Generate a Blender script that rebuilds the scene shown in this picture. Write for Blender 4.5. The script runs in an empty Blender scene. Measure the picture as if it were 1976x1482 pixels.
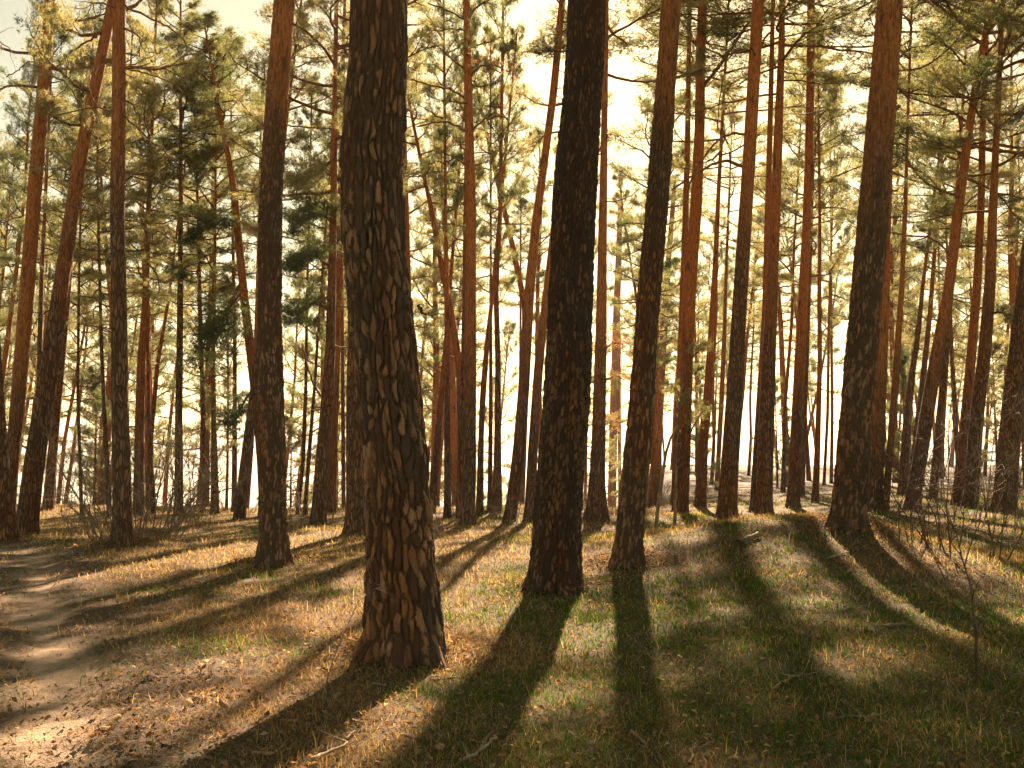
import bpy, math, random
import numpy as np
from mathutils import Vector, Matrix, Quaternion

# ------------------------------------------------------------------ scene, camera, light
sc = bpy.context.scene
COL = sc.collection
R = math.radians
rng = np.random.default_rng(7)
random.seed(7)

F_PX, CX, CY = 1921.1, 988.0, 741.0      # photograph focal length and centre, in its pixels
HORIZON = 880.0                           # photograph row of the horizon
PITCH = math.atan((HORIZON - CY) / F_PX)
CAM_H = 1.6

cam_data = bpy.data.cameras.new('camera'); cam = bpy.data.objects.new('camera', cam_data); COL.objects.link(cam)
cam_data.sensor_width = 36.0; cam_data.lens = 35.0
cam_data.clip_start = 0.05; cam_data.clip_end = 20000
cam.location = (0, 0, CAM_H); cam.rotation_euler = (R(90) + PITCH, 0, 0)
sc.camera = cam

SUN_AZ = R(9.0)       # to the right of the view direction
SUN_EL = R(31)
world = bpy.data.worlds.new('World'); sc.world = world; world.use_nodes = True
wn = world.node_tree; wn.nodes.clear()
sky = wn.nodes.new('ShaderNodeTexSky'); sky.sky_type = 'NISHITA'; sky.sun_disc = False
sky.sun_elevation = SUN_EL; sky.sun_rotation = SUN_AZ
sky.air_density = 1.0; sky.dust_density = 0.5; sky.ozone_density = 1.0
bg = wn.nodes.new('ShaderNodeBackground'); bg.inputs['Strength'].default_value = 0.05
wo = wn.nodes.new('ShaderNodeOutputWorld')
tint = wn.nodes.new('ShaderNodeMix'); tint.data_type = 'RGBA'; tint.blend_type = 'MULTIPLY'; tint.inputs[0].default_value = 1.0
tint.inputs[7].default_value = (0.72, 0.635, 0.32, 1)          # the warm cast of the whole photograph
wn.links.new(sky.outputs[0], tint.inputs[6]); wn.links.new(tint.outputs[2], bg.inputs[0]); wn.links.new(bg.outputs[0], wo.inputs[0])

sun_d = bpy.data.lights.new('sun', 'SUN'); sun_d.energy = 5.0; sun_d.angle = R(0.7); sun_d.color = (1.0, 0.84, 0.58)
sun = bpy.data.objects.new('sun', sun_d); COL.objects.link(sun)
to_sun = Vector((math.sin(SUN_AZ) * math.cos(SUN_EL), math.cos(SUN_AZ) * math.cos(SUN_EL), math.sin(SUN_EL)))
sun.rotation_euler = to_sun.to_track_quat('Z', 'Y').to_euler(); sun.location = to_sun * 60

vs = sc.view_settings
vs.view_transform = 'Standard'; vs.look = 'None'; vs.gamma = 1.0; vs.use_curve_mapping = False
vs.exposure = 2.45
vs.use_white_balance = True; vs.white_balance_temperature = 7200; vs.white_balance_tint = 30
cy = sc.cycles
cy.max_bounces = 7; cy.diffuse_bounces = 4; cy.glossy_bounces = 2; cy.transmission_bounces = 4
cy.volume_bounces = 0; cy.transparent_max_bounces = 8
cy.use_denoising = True; cy.sample_clamp_indirect = 6.0

# ------------------------------------------------------------------ helpers
def vhash(ix, iy, seed):
    h = (ix.astype(np.int64) * 374761393 + iy.astype(np.int64) * 668265263 + seed * 1442695041) & 0xffffffff
    h = ((h ^ (h >> 13)) * 1274126177) & 0xffffffff
    h = (h ^ (h >> 16)) & 0xffffffff
    return (h & 0xffffff) / float(0xffffff)

def vnoise(x, y, seed=0):
    x = np.asarray(x, float); y = np.asarray(y, float)
    ix = np.floor(x); iy = np.floor(y); fx = x - ix; fy = y - iy
    fx = fx * fx * (3 - 2 * fx); fy = fy * fy * (3 - 2 * fy)
    a = vhash(ix, iy, seed); b = vhash(ix + 1, iy, seed); c = vhash(ix, iy + 1, seed); d = vhash(ix + 1, iy + 1, seed)
    return (a + (b - a) * fx) * (1 - fy) + (c + (d - c) * fx) * fy

def fbm(x, y, seed=0, octv=4, gain=0.5):
    s = 0; a = 1.0; t = 0
    for o in range(octv):
        s = s + a * (vnoise(np.asarray(x) * 2 ** o, np.asarray(y) * 2 ** o, seed + o * 17) - 0.5); t += a; a *= gain
    return s / t * 2

def sstep(a, b, x):
    t = np.clip((np.asarray(x, float) - a) / (b - a), 0, 1); return t * t * (3 - 2 * t)

def make_mesh(name, verts, tris=None, quads=None, col=None, smooth=False, extra=None):
    verts = np.asarray(verts, np.float32)
    me = bpy.data.meshes.new(name)
    nt = 0 if tris is None else len(tris); nq = 0 if quads is None else len(quads)
    me.vertices.add(len(verts)); me.vertices.foreach_set('co', verts.ravel())
    idx = []
    if nt: idx.append(np.asarray(tris, np.int32).ravel())
    if nq: idx.append(np.asarray(quads, np.int32).ravel())
    idx = np.concatenate(idx)
    me.loops.add(len(idx)); me.loops.foreach_set('vertex_index', idx)
    st = np.concatenate([np.arange(nt) * 3, nt * 3 + np.arange(nq) * 4]).astype(np.int32)
    me.polygons.add(nt + nq); me.polygons.foreach_set('loop_start', st)
    me.polygons.foreach_set('use_smooth', np.full(nt + nq, smooth, bool))
    me.update(calc_edges=True)
    if col is not None:
        c = np.ones((len(verts), 4), np.float32); c[:, :3] = col
        at = me.color_attributes.new('Col', 'FLOAT_COLOR', 'POINT'); at.data.foreach_set('color', c.ravel())
    if extra:
        for k, v in extra.items():
            at = me.attributes.new(k, 'FLOAT', 'POINT'); at.data.foreach_set('value', np.asarray(v, np.float32).ravel())
    return me

class Buf:
    """collects tubes, then becomes one mesh"""
    def __init__(s): s.v = []; s.q = []; s.n = 0
    def tube(s, pts, rad, sides=4, cap=True):
        pts = np.asarray(pts, float); rad = np.asarray(rad, float); n = len(pts)
        tan = np.gradient(pts, axis=0); tan /= np.linalg.norm(tan, axis=1)[:, None] + 1e-9
        ref = np.array([0.0, 0, 1]) if abs(tan[:, 2]).mean() < 0.8 else np.array([1.0, 0, 0])
        a = np.cross(tan, ref); a /= np.linalg.norm(a, axis=1)[:, None] + 1e-9
        b = np.cross(tan, a)
        th = np.arange(sides) / sides * 2 * np.pi
        ring = pts[:, None] + rad[:, None, None] * (np.cos(th)[None, :, None] * a[:, None] + np.sin(th)[None, :, None] * b[:, None])
        s.v.append(ring.reshape(-1, 3))
        i = np.arange(n - 1)[:, None] * sides; j = np.arange(sides)[None]; j2 = (j + 1) % sides
        q = np.stack([i + j, i + j2, i + sides + j2, i + sides + j], -1).reshape(-1, 4) + s.n
        s.q.append(q); s.n += n * sides
    def mesh(s, name, smooth=True):
        return make_mesh(name, np.concatenate(s.v), quads=np.concatenate(s.q), smooth=smooth)

def link(name, me, mat, parent=None, **props):
    o = bpy.data.objects.new(name, me); COL.objects.link(o)
    if me is not None and mat is not None and not me.materials: me.materials.append(mat)
    if parent is not None: o.parent = parent
    for k, v in props.items(): o[k] = v
    return o

def empty(name, loc, **props):
    o = bpy.data.objects.new(name, None); COL.objects.link(o); o.location = loc; o.empty_display_size = 0.2
    for k, v in props.items(): o[k] = v
    return o

# ------------------------------------------------------------------ node materials
class NM:
    def __init__(s, name):
        s.m = bpy.data.materials.new(name); s.m.use_nodes = True; s.t = s.m.node_tree; s.t.nodes.clear()
        s.out = s.t.nodes.new('ShaderNodeOutputMaterial')
    def n(s, typ, **kw):
        nd = s.t.nodes.new(typ)
        for k, v in kw.items():
            if k.startswith('i_'): nd.inputs[k[2:].replace('_', ' ')].default_value = v
            else: setattr(nd, k, v)
        return nd
    def l(s, a, b): s.t.links.new(a, b)
    def ramp(s, fac, stops):
        r = s.n('ShaderNodeValToRGB'); e = r.color_ramp.elements
        while len(e) < len(stops): e.new(0.5)
        for el, (p, c) in zip(e, stops):
            el.position = p; el.color = (*c, 1)
        s.l(fac, r.inputs[0]); return r.outputs[0]
    def mix(s, fac, a, b, mode='MIX'):
        m = s.n('ShaderNodeMix', data_type='RGBA', blend_type=mode)
        for sock, v in ((m.inputs[0], fac), (m.inputs[6], a), (m.inputs[7], b)):
            if hasattr(v, 'is_output'): s.l(v, sock)
            else: sock.default_value = v if not isinstance(v, tuple) else (*v, 1)
        return m.outputs[2]
    def math(s, op, a, b=0.0, clamp=False):
        m = s.n('ShaderNodeMath', operation=op, use_clamp=clamp)
        for sock, v in ((m.inputs[0], a), (m.inputs[1], b)):
            if hasattr(v, 'is_output'): s.l(v, sock)
            else: sock.default_value = v
        return m.outputs[0]
    def coords(s, scale, loc=None):
        tc = s.n('ShaderNodeTexCoord'); mp = s.n('ShaderNodeMapping'); mp.inputs['Scale'].default_value = scale
        s.l(tc.outputs['Object'], mp.inputs[0])
        return mp.outputs[0], tc

def principled(nm, col, rough=0.85, bump=None, bstr=0.5, bdist=0.02):
    p = nm.n('ShaderNodeBsdfPrincipled'); p.inputs['Roughness'].default_value = rough
    p.inputs['Specular IOR Level'].default_value = 0.25
    if hasattr(col, 'is_output'): nm.l(col, p.inputs['Base Color'])
    else: p.inputs['Base Color'].default_value = (*col, 1)
    if bump is not None:
        b = nm.n('ShaderNodeBump'); b.inputs['Strength'].default_value = bstr; b.inputs['Distance'].default_value = bdist
        nm.l(bump, b.inputs['Height']); nm.l(b.outputs[0], p.inputs['Normal'])
    nm.l(p.outputs[0], nm.out.inputs[0]); return p

def bark_material(name, dark=1.0, z0=4.5, z1=8.5, fine=False):
    """plated grey-brown bark below, thin orange bark above (object space: origin at the foot of the trunk)"""
    nm = NM(name)
    oi = nm.n('ShaderNodeObjectInfo')
    vec, tc = nm.coords((1, 1, 0.22))
    off = nm.n('ShaderNodeVectorMath', operation='ADD'); nm.l(vec, off.inputs[0])
    rv = nm.n('ShaderNodeCombineXYZ'); nm.l(nm.math('MULTIPLY', oi.outputs['Random'], 37.0), rv.inputs[0]); nm.l(rv.outputs[0], off.inputs[1])
    vec = off.outputs[0]
    nz = nm.n('ShaderNodeTexNoise', i_Scale=9.0, i_Detail=4.0); nm.l(vec, nz.inputs[0])
    wv = nm.n('ShaderNodeVectorMath', operation='MULTIPLY_ADD'); nm.l(nz.outputs['Color'], wv.inputs[0]); wv.inputs[1].default_value = (0.06,) * 3; nm.l(vec, wv.inputs[2])
    vo = nm.n('ShaderNodeTexVoronoi', feature='DISTANCE_TO_EDGE', i_Scale=19.0 if not fine else 22.0); nm.l(wv.outputs[0], vo.inputs[0])
    vc = nm.n('ShaderNodeTexVoronoi', i_Scale=19.0 if not fine else 22.0); nm.l(wv.outputs[0], vc.inputs[0])
    n2 = nm.n('ShaderNodeTexNoise', i_Scale=30.0, i_Detail=6.0, i_Roughness=0.7); nm.l(vec, n2.inputs[0])
    n3 = nm.n('ShaderNodeTexNoise', i_Scale=2.2, i_Detail=3.0); nm.l(vec, n3.inputs[0])
    sep = nm.n('ShaderNodeSeparateColor'); nm.l(vc.outputs['Color'], sep.inputs[0])
    if fine:
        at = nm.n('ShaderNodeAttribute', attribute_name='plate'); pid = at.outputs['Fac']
    else: pid = sep.outputs[0]
    d = dark
    edge = nm.ramp(nm.math('ADD', vo.outputs['Distance'], nm.math('MULTIPLY', nm.math('SUBTRACT', n2.outputs[0], 0.5), 0.22)), [(0.05, (0, 0, 0)), (0.15, (1, 1, 1))])
    if not fine: pid = nm.math('MULTIPLY', nm.math('ADD', nm.math('MULTIPLY', pid, 0.68), 0.32), edge)
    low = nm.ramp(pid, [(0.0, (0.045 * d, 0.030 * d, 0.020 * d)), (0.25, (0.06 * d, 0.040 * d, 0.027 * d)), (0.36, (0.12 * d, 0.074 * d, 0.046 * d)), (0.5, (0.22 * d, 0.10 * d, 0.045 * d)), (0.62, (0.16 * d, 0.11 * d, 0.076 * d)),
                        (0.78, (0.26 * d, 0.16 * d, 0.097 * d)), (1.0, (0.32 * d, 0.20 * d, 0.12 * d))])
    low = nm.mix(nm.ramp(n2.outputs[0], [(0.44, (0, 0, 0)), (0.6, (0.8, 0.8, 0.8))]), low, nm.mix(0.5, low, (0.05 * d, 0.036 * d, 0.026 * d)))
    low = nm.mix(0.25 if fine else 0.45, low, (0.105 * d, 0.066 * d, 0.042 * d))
    red = nm.ramp(n3.outputs[0], [(0.45, (0, 0, 0)), (0.65, (1, 1, 1))])
    low = nm.mix(nm.math('MULTIPLY', red, 0.6), low, nm.mix(1.0, low, (1.35, 0.8, 0.5), 'MULTIPLY'))
    up = nm.ramp(n2.outputs[0], [(0.34, (0.12, 0.055, 0.03)), (0.46, (0.34, 0.12, 0.04)), (0.58, (0.48, 0.175, 0.06)), (0.7, (0.52, 0.25, 0.11))])
    kn = nm.n('ShaderNodeTexNoise', i_Scale=7.0, i_Detail=3.0); nm.l(vec, kn.inputs[0])
    knot = nm.ramp(kn.outputs[0], [(0.6, (0, 0, 0)), (0.68, (1, 1, 1))])
    up = nm.mix(nm.math('MULTIPLY', knot, 0.75), up, (0.07, 0.045, 0.035))
    up = nm.mix(nm.math('MULTIPLY', oi.outputs['Random'], 0.6), up, nm.mix(1.0, up, (0.66, 0.80, 0.95), 'MULTIPLY'))
    sx = nm.n('ShaderNodeSeparateXYZ'); nm.l(tc.outputs['Object'], sx.inputs[0])
    hz = nm.math('ADD', sx.outputs[2], nm.math('MULTIPLY', nm.math('SUBTRACT', n3.outputs[0], 0.5), 5.0))
    hz = nm.math('ADD', hz, nm.math('MULTIPLY', nm.math('SUBTRACT', oi.outputs['Random'], 0.5), 2.5))
    hz = nm.math('ADD', hz, nm.math('MULTIPLY', nm.math('SUBTRACT', n2.outputs[0], 0.5), 2.5))
    mr = nm.n('ShaderNodeMapRange'); mr.inputs['From Min'].default_value = z0; mr.inputs['From Max'].default_value = z1; nm.l(hz, mr.inputs[0])
    col = nm.mix(mr.outputs[0], low, up)
    eb = nm.math('ADD', nm.math('MULTIPLY', edge, nm.math('SUBTRACT', 1.05, mr.outputs[0])), nm.math('MULTIPLY', n2.outputs[0], 0.5))
    principled(nm, col, 0.9, n2.outputs[0] if fine else eb, 0.9 if fine else 1.0, 0.02 if fine else 0.05)
    return nm.m

M_BARK = bark_material('bark', 1.3)
M_BARK_LOW = bark_material('bark_orange_early', 1.15, 1.0, 5.0)
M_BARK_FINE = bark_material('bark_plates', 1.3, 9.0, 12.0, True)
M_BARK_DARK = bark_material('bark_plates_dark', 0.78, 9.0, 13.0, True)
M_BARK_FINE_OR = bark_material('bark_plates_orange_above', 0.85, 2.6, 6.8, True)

nm = NM('limb_bark')
vec, tc = nm.coords((1, 1, 1)); nz = nm.n('ShaderNodeTexNoise', i_Scale=14.0, i_Detail=3.0); nm.l(vec, nz.inputs[0])
principled(nm, nm.ramp(nz.outputs[0], [(0.35, (0.09, 0.05, 0.03)), (0.65, (0.28, 0.14, 0.07))]), 0.9); M_LIMB = nm.m
nm = NM('twig_bark')
vec, tc = nm.coords((1, 1, 1)); nz = nm.n('ShaderNodeTexNoise', i_Scale=8.0, i_Detail=3.0); nm.l(vec, nz.inputs[0])
principled(nm, nm.ramp(nz.outputs[0], [(0.35, (0.14, 0.10, 0.07)), (0.65, (0.32, 0.23, 0.15))]), 0.85); M_TWIG = nm.m
nm = NM('backlit_twig_bark')  # twig bark coloured darker, the shade of backlit whips painted in
vec, tc = nm.coords((1, 1, 1)); nz = nm.n('ShaderNodeTexNoise', i_Scale=8.0, i_Detail=3.0); nm.l(vec, nz.inputs[0])
principled(nm, nm.ramp(nz.outputs[0], [(0.35, (0.07, 0.045, 0.03)), (0.65, (0.15, 0.10, 0.07))]), 0.85); M_BACKLIT_TWIG = nm.m
nm = NM('pale_dry_wood')
vec, tc = nm.coords((1, 1, 1)); nz = nm.n('ShaderNodeTexNoise', i_Scale=12.0, i_Detail=4.0); nm.l(vec, nz.inputs[0])
principled(nm, nm.ramp(nz.outputs[0], [(0.35, (0.22, 0.16, 0.10)), (0.65, (0.42, 0.33, 0.22))]), 0.8); M_DRYWOOD = nm.m

def needle_material(name, stops, trans, tcol):
    nm = NM(name)
    oi = nm.n('ShaderNodeObjectInfo'); vec, tc = nm.coords((1, 1, 1))
    nz = nm.n('ShaderNodeTexNoise', i_Scale=1.3, i_Detail=3.0); nm.l(vec, nz.inputs[0])
    f = nm.math('ADD', nz.outputs[0], nm.math('MULTIPLY', nm.math('SUBTRACT', oi.outputs['Random'], 0.5), 0.35))
    col = nm.ramp(f, stops)
    d = nm.n('ShaderNodeBsdfDiffuse'); nm.l(col, d.inputs[0])
    t = nm.n('ShaderNodeBsdfTranslucent'); nm.l(nm.mix(1.0, col, tcol, 'MULTIPLY'), t.inputs[0])
    g = nm.n('ShaderNodeBsdfGlossy', i_Roughness=0.45); g.inputs[0].default_value = (0.8, 0.8, 0.8, 1)
    mx = nm.n('ShaderNodeMixShader'); mx.inputs[0].default_value = trans; nm.l(d.outputs[0], mx.inputs[1]); nm.l(t.outputs[0], mx.inputs[2])
    m2 = nm.n('ShaderNodeMixShader'); m2.inputs[0].default_value = 0.06; nm.l(mx.outputs[0], m2.inputs[1]); nm.l(g.outputs[0], m2.inputs[2])
    nm.l(m2.outputs[0], nm.out.inputs[0]); return nm.m
M_NEEDLE = needle_material('pine_needles', [(0.3, (0.09, 0.125, 0.055)), (0.5, (0.185, 0.19, 0.085)), (0.72, (0.30, 0.265, 0.13))], 0.58, (1.45, 1.42, 1.05))
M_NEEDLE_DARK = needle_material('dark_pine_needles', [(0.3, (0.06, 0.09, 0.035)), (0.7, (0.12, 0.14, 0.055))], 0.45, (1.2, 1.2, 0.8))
M_NEEDLE_DRY = needle_material('dry_orange_needles', [(0.3, (0.27, 0.15, 0.06)), (0.7, (0.40, 0.25, 0.11))], 0.5, (1.2, 1.0, 0.8))

# ------------------------------------------------------------------ terrain
def lip(x):
    return 30.0 + 4.0 * sstep(-6, -18, x) + 120.0 * sstep(3.5, 22.0, x)
BANKS = []
def terrain(x, y):
    x = np.asarray(x, float); y = np.asarray(y, float)
    h = 0.10 * fbm(x / 4.2, y / 4.2, 3, 3) * sstep(2.5, 7, y + 0 * x)
    mx, my = 4.75, 15.6
    dx = np.where(x > mx, (x - mx) / 2.1, (x - mx) / 2.9); dy = np.where(y > my, (y - my) / 3.2, (y - my) / 3.6)
    h = h + 0.66 * np.exp(-(dx * dx + dy * dy))
    h = h + 0.22 * np.exp(-(((x - 1.2) / 2.2) ** 2 + ((y - 26) / 4.0) ** 2))
    h = h + 0.25 * sstep(7, 14, x) * sstep(14, 24, y)
    for bx, by, br in BANKS: h = h + 0.085 * np.exp(-(((x - bx) ** 2 + (y - by) ** 2) / br ** 2))
    L = lip(x)
    s = np.maximum(y - L, 0.0)
    drop = np.where(s < 4, 0.045 * s * s, 0.72 + 0.36 * (s - 4))
    h = h - np.minimum(drop, 18.0)
    return h

def px_ray(px, py):
    xc = (px - CX) / F_PX; zc = -(py - CY) / F_PX
    c, s = math.cos(PITCH), math.sin(PITCH)
    return np.array([xc, c - s * zc, s + c * zc])
def px_at_y(px, py, Y):
    d = px_ray(px, py); t = Y / d[1]
    return np.array([d[0] * t, Y, CAM_H + d[2] * t])
def px_ground(px, py):
    d = px_ray(px, py); t = np.linspace(2.5, 90, 6000)
    p = d[None] * t[:, None]; z = CAM_H + p[:, 2] - terrain(p[:, 0], p[:, 1])
    i = np.argmax(z < 0)
    if z[i] >= 0: i = -1
    q = p[i]; return np.array([q[0], q[1], float(terrain(q[0], q[1]))])

for bpx, bpy_, br in ((786, 1266, 0.62), (1071, 1137, 0.7), (1212, 1090, 0.55), (528, 1089, 0.55), (1637, 1016, 0.7), (238, 1052, 0.6)):
    bb = px_ground(bpx, bpy_); BANKS.append((bb[0], bb[1] + 0.15, br))
path_px = [(70, 1650), (110, 1482), (112, 1400), (110, 1310), (85, 1240), (72, 1180), (80, 1120), (70, 1085), (30, 1062), (-40, 1048), (-160, 1040)]
path_w = np.array([px_ground(a, b) for a, b in path_px])
def path_dist(x, y):
    best = np.full(np.shape(x), 1e9)
    for a, b in zip(path_w[:-1], path_w[1:]):
        d = b[:2] - a[:2]; L2 = (d * d).sum()
        t = np.clip(((x - a[0]) * d[0] + (y - a[1]) * d[1]) / L2, 0, 1)
        best = np.minimum(best, np.hypot(x - a[0] - t * d[0], y - a[1] - t * d[1]))
    return best
def path_mask(x, y):
    d = path_dist(x, y) + 0.22 * fbm(x * 1.6, y * 1.6, 41, 4)
    return 1 - sstep(0.05, 0.34, d)
def trample_mask(x, y):
    d = path_dist(x, y) + 0.3 * fbm(x * 1.1, y * 1.1, 43, 3)
    side = np.where(x < np.interp(y, path_w[:, 1], path_w[:, 0]), 0.55, 1.0)
    return 1 - sstep(0.5, 1.35, d * side)
def clod_mask(x, y):
    c = px_ground(300, 1330); d = px_ground(250, 1430)
    a = np.exp(-(((x - c[0]) / 0.55) ** 2 + ((y - c[1]) / 1.0) ** 2)); b = np.exp(-(((x - d[0]) / 0.45) ** 2 + ((y - d[1]) / 0.7) ** 2))
    return np.clip(a + b, 0, 1)

def axis(segs):
    out = [segs[0][0]]
    for a, b, s in segs:
        n = max(1, int(round((b - a) / s))); out += list(a + (b - a) * (np.arange(1, n + 1) / n))
    return np.array(out)
def geo(a, b, s, g=1.14):
    out = [a]; 
    while out[-1] < b: out.append(out[-1] + s); s *= g
    return np.array(out)
xr = geo(6.0, 4000, 0.06); xl = -geo(4.5, 4000, 0.06)[::-1]
xs = np.concatenate([xl, axis([(-4.5, 6.0, 0.05)])[1:-1], xr])
ys = np.concatenate([-geo(0, 60, 0.4, 1.3)[::-1][:-1], axis([(0, 3, 0.1), (3, 11, 0.045), (11, 17, 0.09), (17, 34, 0.2)])[:-1], geo(34, 150, 0.35, 1.06)[:-1], [260, 500]])
X, Y = np.meshgrid(xs, ys)
Z = terrain(X, Y)
pm = path_mask(X, Y); cm = clod_mask(X, Y); tm = trample_mask(X, Y)
near = sstep(20, 8, Y)
Z = Z - 0.045 * pm * sstep(30, 20, Y) + near * (0.010 * fbm(X * 5, Y * 5, 5, 3) * (1 - pm) + 0.08 * cm * np.abs(fbm(X * 7, Y * 7, 9, 3)) + 0.025 * cm * fbm(X * 20, Y * 20, 11, 2) + (0.006 + 0.008 * pm) * fbm(X * 9, Y * 9, 12, 3))
green = np.clip(0.45 + 0.9 * fbm(X / 1.7, Y / 1.7, 21, 4) + 0.52 * sstep(-0.6, 1.6, X) * sstep(13.5, 10, Y) + 0.3 * sstep(17, 24, Y) * sstep(2, 6, X) - 0.22 * sstep(0, -1.5, X), 0, 1)
ny, nx = X.shape
ii = (np.arange(ny - 1)[:, None] * nx + np.arange(nx - 1)[None]).ravel()
tq = np.stack([ii, ii + 1, ii + nx + 1, ii + nx], 1)
tcol = np.stack([pm.ravel(), green.ravel(), np.maximum(cm, 0.42 * tm).ravel()], 1)
g_me = make_mesh('ground', np.stack([X.ravel(), Y.ravel(), Z.ravel()], 1), quads=tq, col=tcol, smooth=True)
nm = NM('forest_floor')
at = nm.n('ShaderNodeAttribute', attribute_name='Col'); sp = nm.n('ShaderNodeSeparateColor'); nm.l(at.outputs['Color'], sp.inputs[0])
vec, tc = nm.coords((1, 1, 1))
n1 = nm.n('ShaderNodeTexNoise', i_Scale=3.0, i_Detail=8.0, i_Roughness=0.65); nm.l(vec, n1.inputs[0])
n2 = nm.n('ShaderNodeTexNoise', i_Scale=38.0, i_Detail=5.0, i_Roughness=0.7); nm.l(vec, n2.inputs[0])
n4 = nm.n('ShaderNodeTexNoise', i_Scale=120.0, i_Detail=2.0); nm.l(vec, n4.inputs[0])
lit = nm.ramp(n2.outputs[0], [(0.32, (0.035, 0.024, 0.015)), (0.5, (0.085, 0.056, 0.031)), (0.68, (0.24, 0.16, 0.082))])
gr = nm.ramp(n2.outputs[0], [(0.32, (0.028, 0.03, 0.012)), (0.52, (0.062, 0.064, 0.023)), (0.7, (0.17, 0.15, 0.06))])
gf = nm.math('MULTIPLY', sp.outputs[1], nm.math('ADD', n1.outputs[0], 0.1), True)
base = nm.mix(gf, lit, gr)
soil = nm.ramp(n2.outputs[0], [(0.35, (0.045, 0.030, 0.020)), (0.6, (0.11, 0.075, 0.048)), (0.8, (0.2, 0.145, 0.09))])
base = nm.mix(nm.math('MULTIPLY', sp.outputs[2], 0.8), base, soil)
sand = nm.ramp(nm.math('ADD', nm.math('MULTIPLY', n1.outputs[0], 0.6), nm.math('MULTIPLY', n4.outputs[0], 0.4)), [(0.38, (0.15, 0.10, 0.06)), (0.52, (0.36, 0.26, 0.165)), (0.66, (0.48, 0.37, 0.25))])
pf = nm.math('MULTIPLY', sp.outputs[0], nm.math('ADD', nm.math('MULTIPLY', n1.outputs[0], 1.2), 0.4), True)
base = nm.mix(pf, base, sand)
bh = nm.math('ADD', n2.outputs[0], nm.math('MULTIPLY', n4.outputs[0], 0.4))
principled(nm, base, 0.95, bh, 0.7, 0.03)
ground = link('ground', g_me, nm.m, kind='structure')

# lake and far shore
nm = NM('lake_water')
vec, tc = nm.coords((1, 1, 1)); n1 = nm.n('ShaderNodeTexNoise', i_Scale=0.35, i_Detail=4.0); nm.l(vec, n1.inputs[0])
p = principled(nm, (0.10, 0.12, 0.13), 0.12, n1.outputs[0], 0.25, 0.6); p.inputs['Specular IOR Level'].default_value = 0.9
wv = np.array([(-6000, 60, -12), (6000, 60, -12), (6000, 9000, -12), (-6000, 9000, -12)], float)
link('lake_water', make_mesh('lake_water', wv, quads=[(0, 1, 2, 3)]), nm.m, kind='structure')

hx = np.linspace(-5000, 5000, 160); hy = np.linspace(0, 1, 14)
HX, HT = np.meshgrid(hx, hy)
ridge = (34 + 40 * sstep(500, -900, HX) + 16 * fbm(HX / 500, HX * 0 + 3, 5, 5))
HZ = -13 + ridge * np.sin(np.clip(HT * 1.25, 0, 1) * math.pi / 2) * (0.9 + 0.25 * fbm(HX / 120, HT * 5, 8, 3)) * (HT > 0)
HY = 2300 + 900 * HT + 120 * fbm(HX / 400, HT * 0, 9, 3)
ny, nx = HX.shape; ii = (np.arange(ny - 1)[:, None] * nx + np.arange(nx - 1)[None]).ravel()
nm = NM('wooded_hill'); vec, tc = nm.coords((1, 1, 1)); n1 = nm.n('ShaderNodeTexNoise', i_Scale=0.02, i_Detail=8.0); nm.l(vec, n1.inputs[0])
principled(nm, nm.ramp(n1.outputs[0], [(0.35, (0.05, 0.06, 0.03)), (0.65, (0.16, 0.14, 0.08))]), 0.95)
link('hills', make_mesh('hills', np.stack([HX.ravel(), HY.ravel(), HZ.ravel()], 1), quads=np.stack([ii, ii + 1, ii + nx + 1, ii + nx], 1), smooth=True), nm.m, kind='structure')

# ------------------------------------------------------------------ needles and limbs
def needles(pos, dirs, rg, per=15, ln=(0.06, 0.11), w=0.0105, spread=0.85, shoot=0.13):
    n = len(pos); P = np.repeat(pos, per, 0); D = np.repeat(dirs, per, 0); N = len(P)
    rv = rg.normal(size=(N, 3)); rv -= (rv * D).sum(1)[:, None] * D; rv /= np.linalg.norm(rv, axis=1)[:, None] + 1e-9
    nd = D * rg.uniform(0.25, 0.8, N)[:, None] + rv * spread; nd /= np.linalg.norm(nd, axis=1)[:, None]
    b = P + D * (rg.uniform(-0.5, 0.5, N) * shoot)[:, None]
    sd = np.cross(nd, rg.normal(size=(N, 3))); sd /= np.linalg.norm(sd, axis=1)[:, None] + 1e-9
    hw = (w / 2 * rg.uniform(0.7, 1.3, N))[:, None]
    tip = b + nd * rg.uniform(ln[0], ln[1], N)[:, None]
    v = np.stack([b - sd * hw, b + sd * hw, tip], 1).reshape(-1, 3)
    return v

def wander(p0, d0, L, n, rg, kink=0.25, up=0.0):
    pts = [np.array(p0, float)]; d = np.array(d0, float); d /= np.linalg.norm(d)
    for i in range(n):
        d = d + rg.normal(size=3) * kink * np.array([1, 1, 0.7]); d[2] += up; d /= np.linalg.norm(d)
        pts.append(pts[-1] + d * L / n)
    return np.array(pts)

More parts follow.
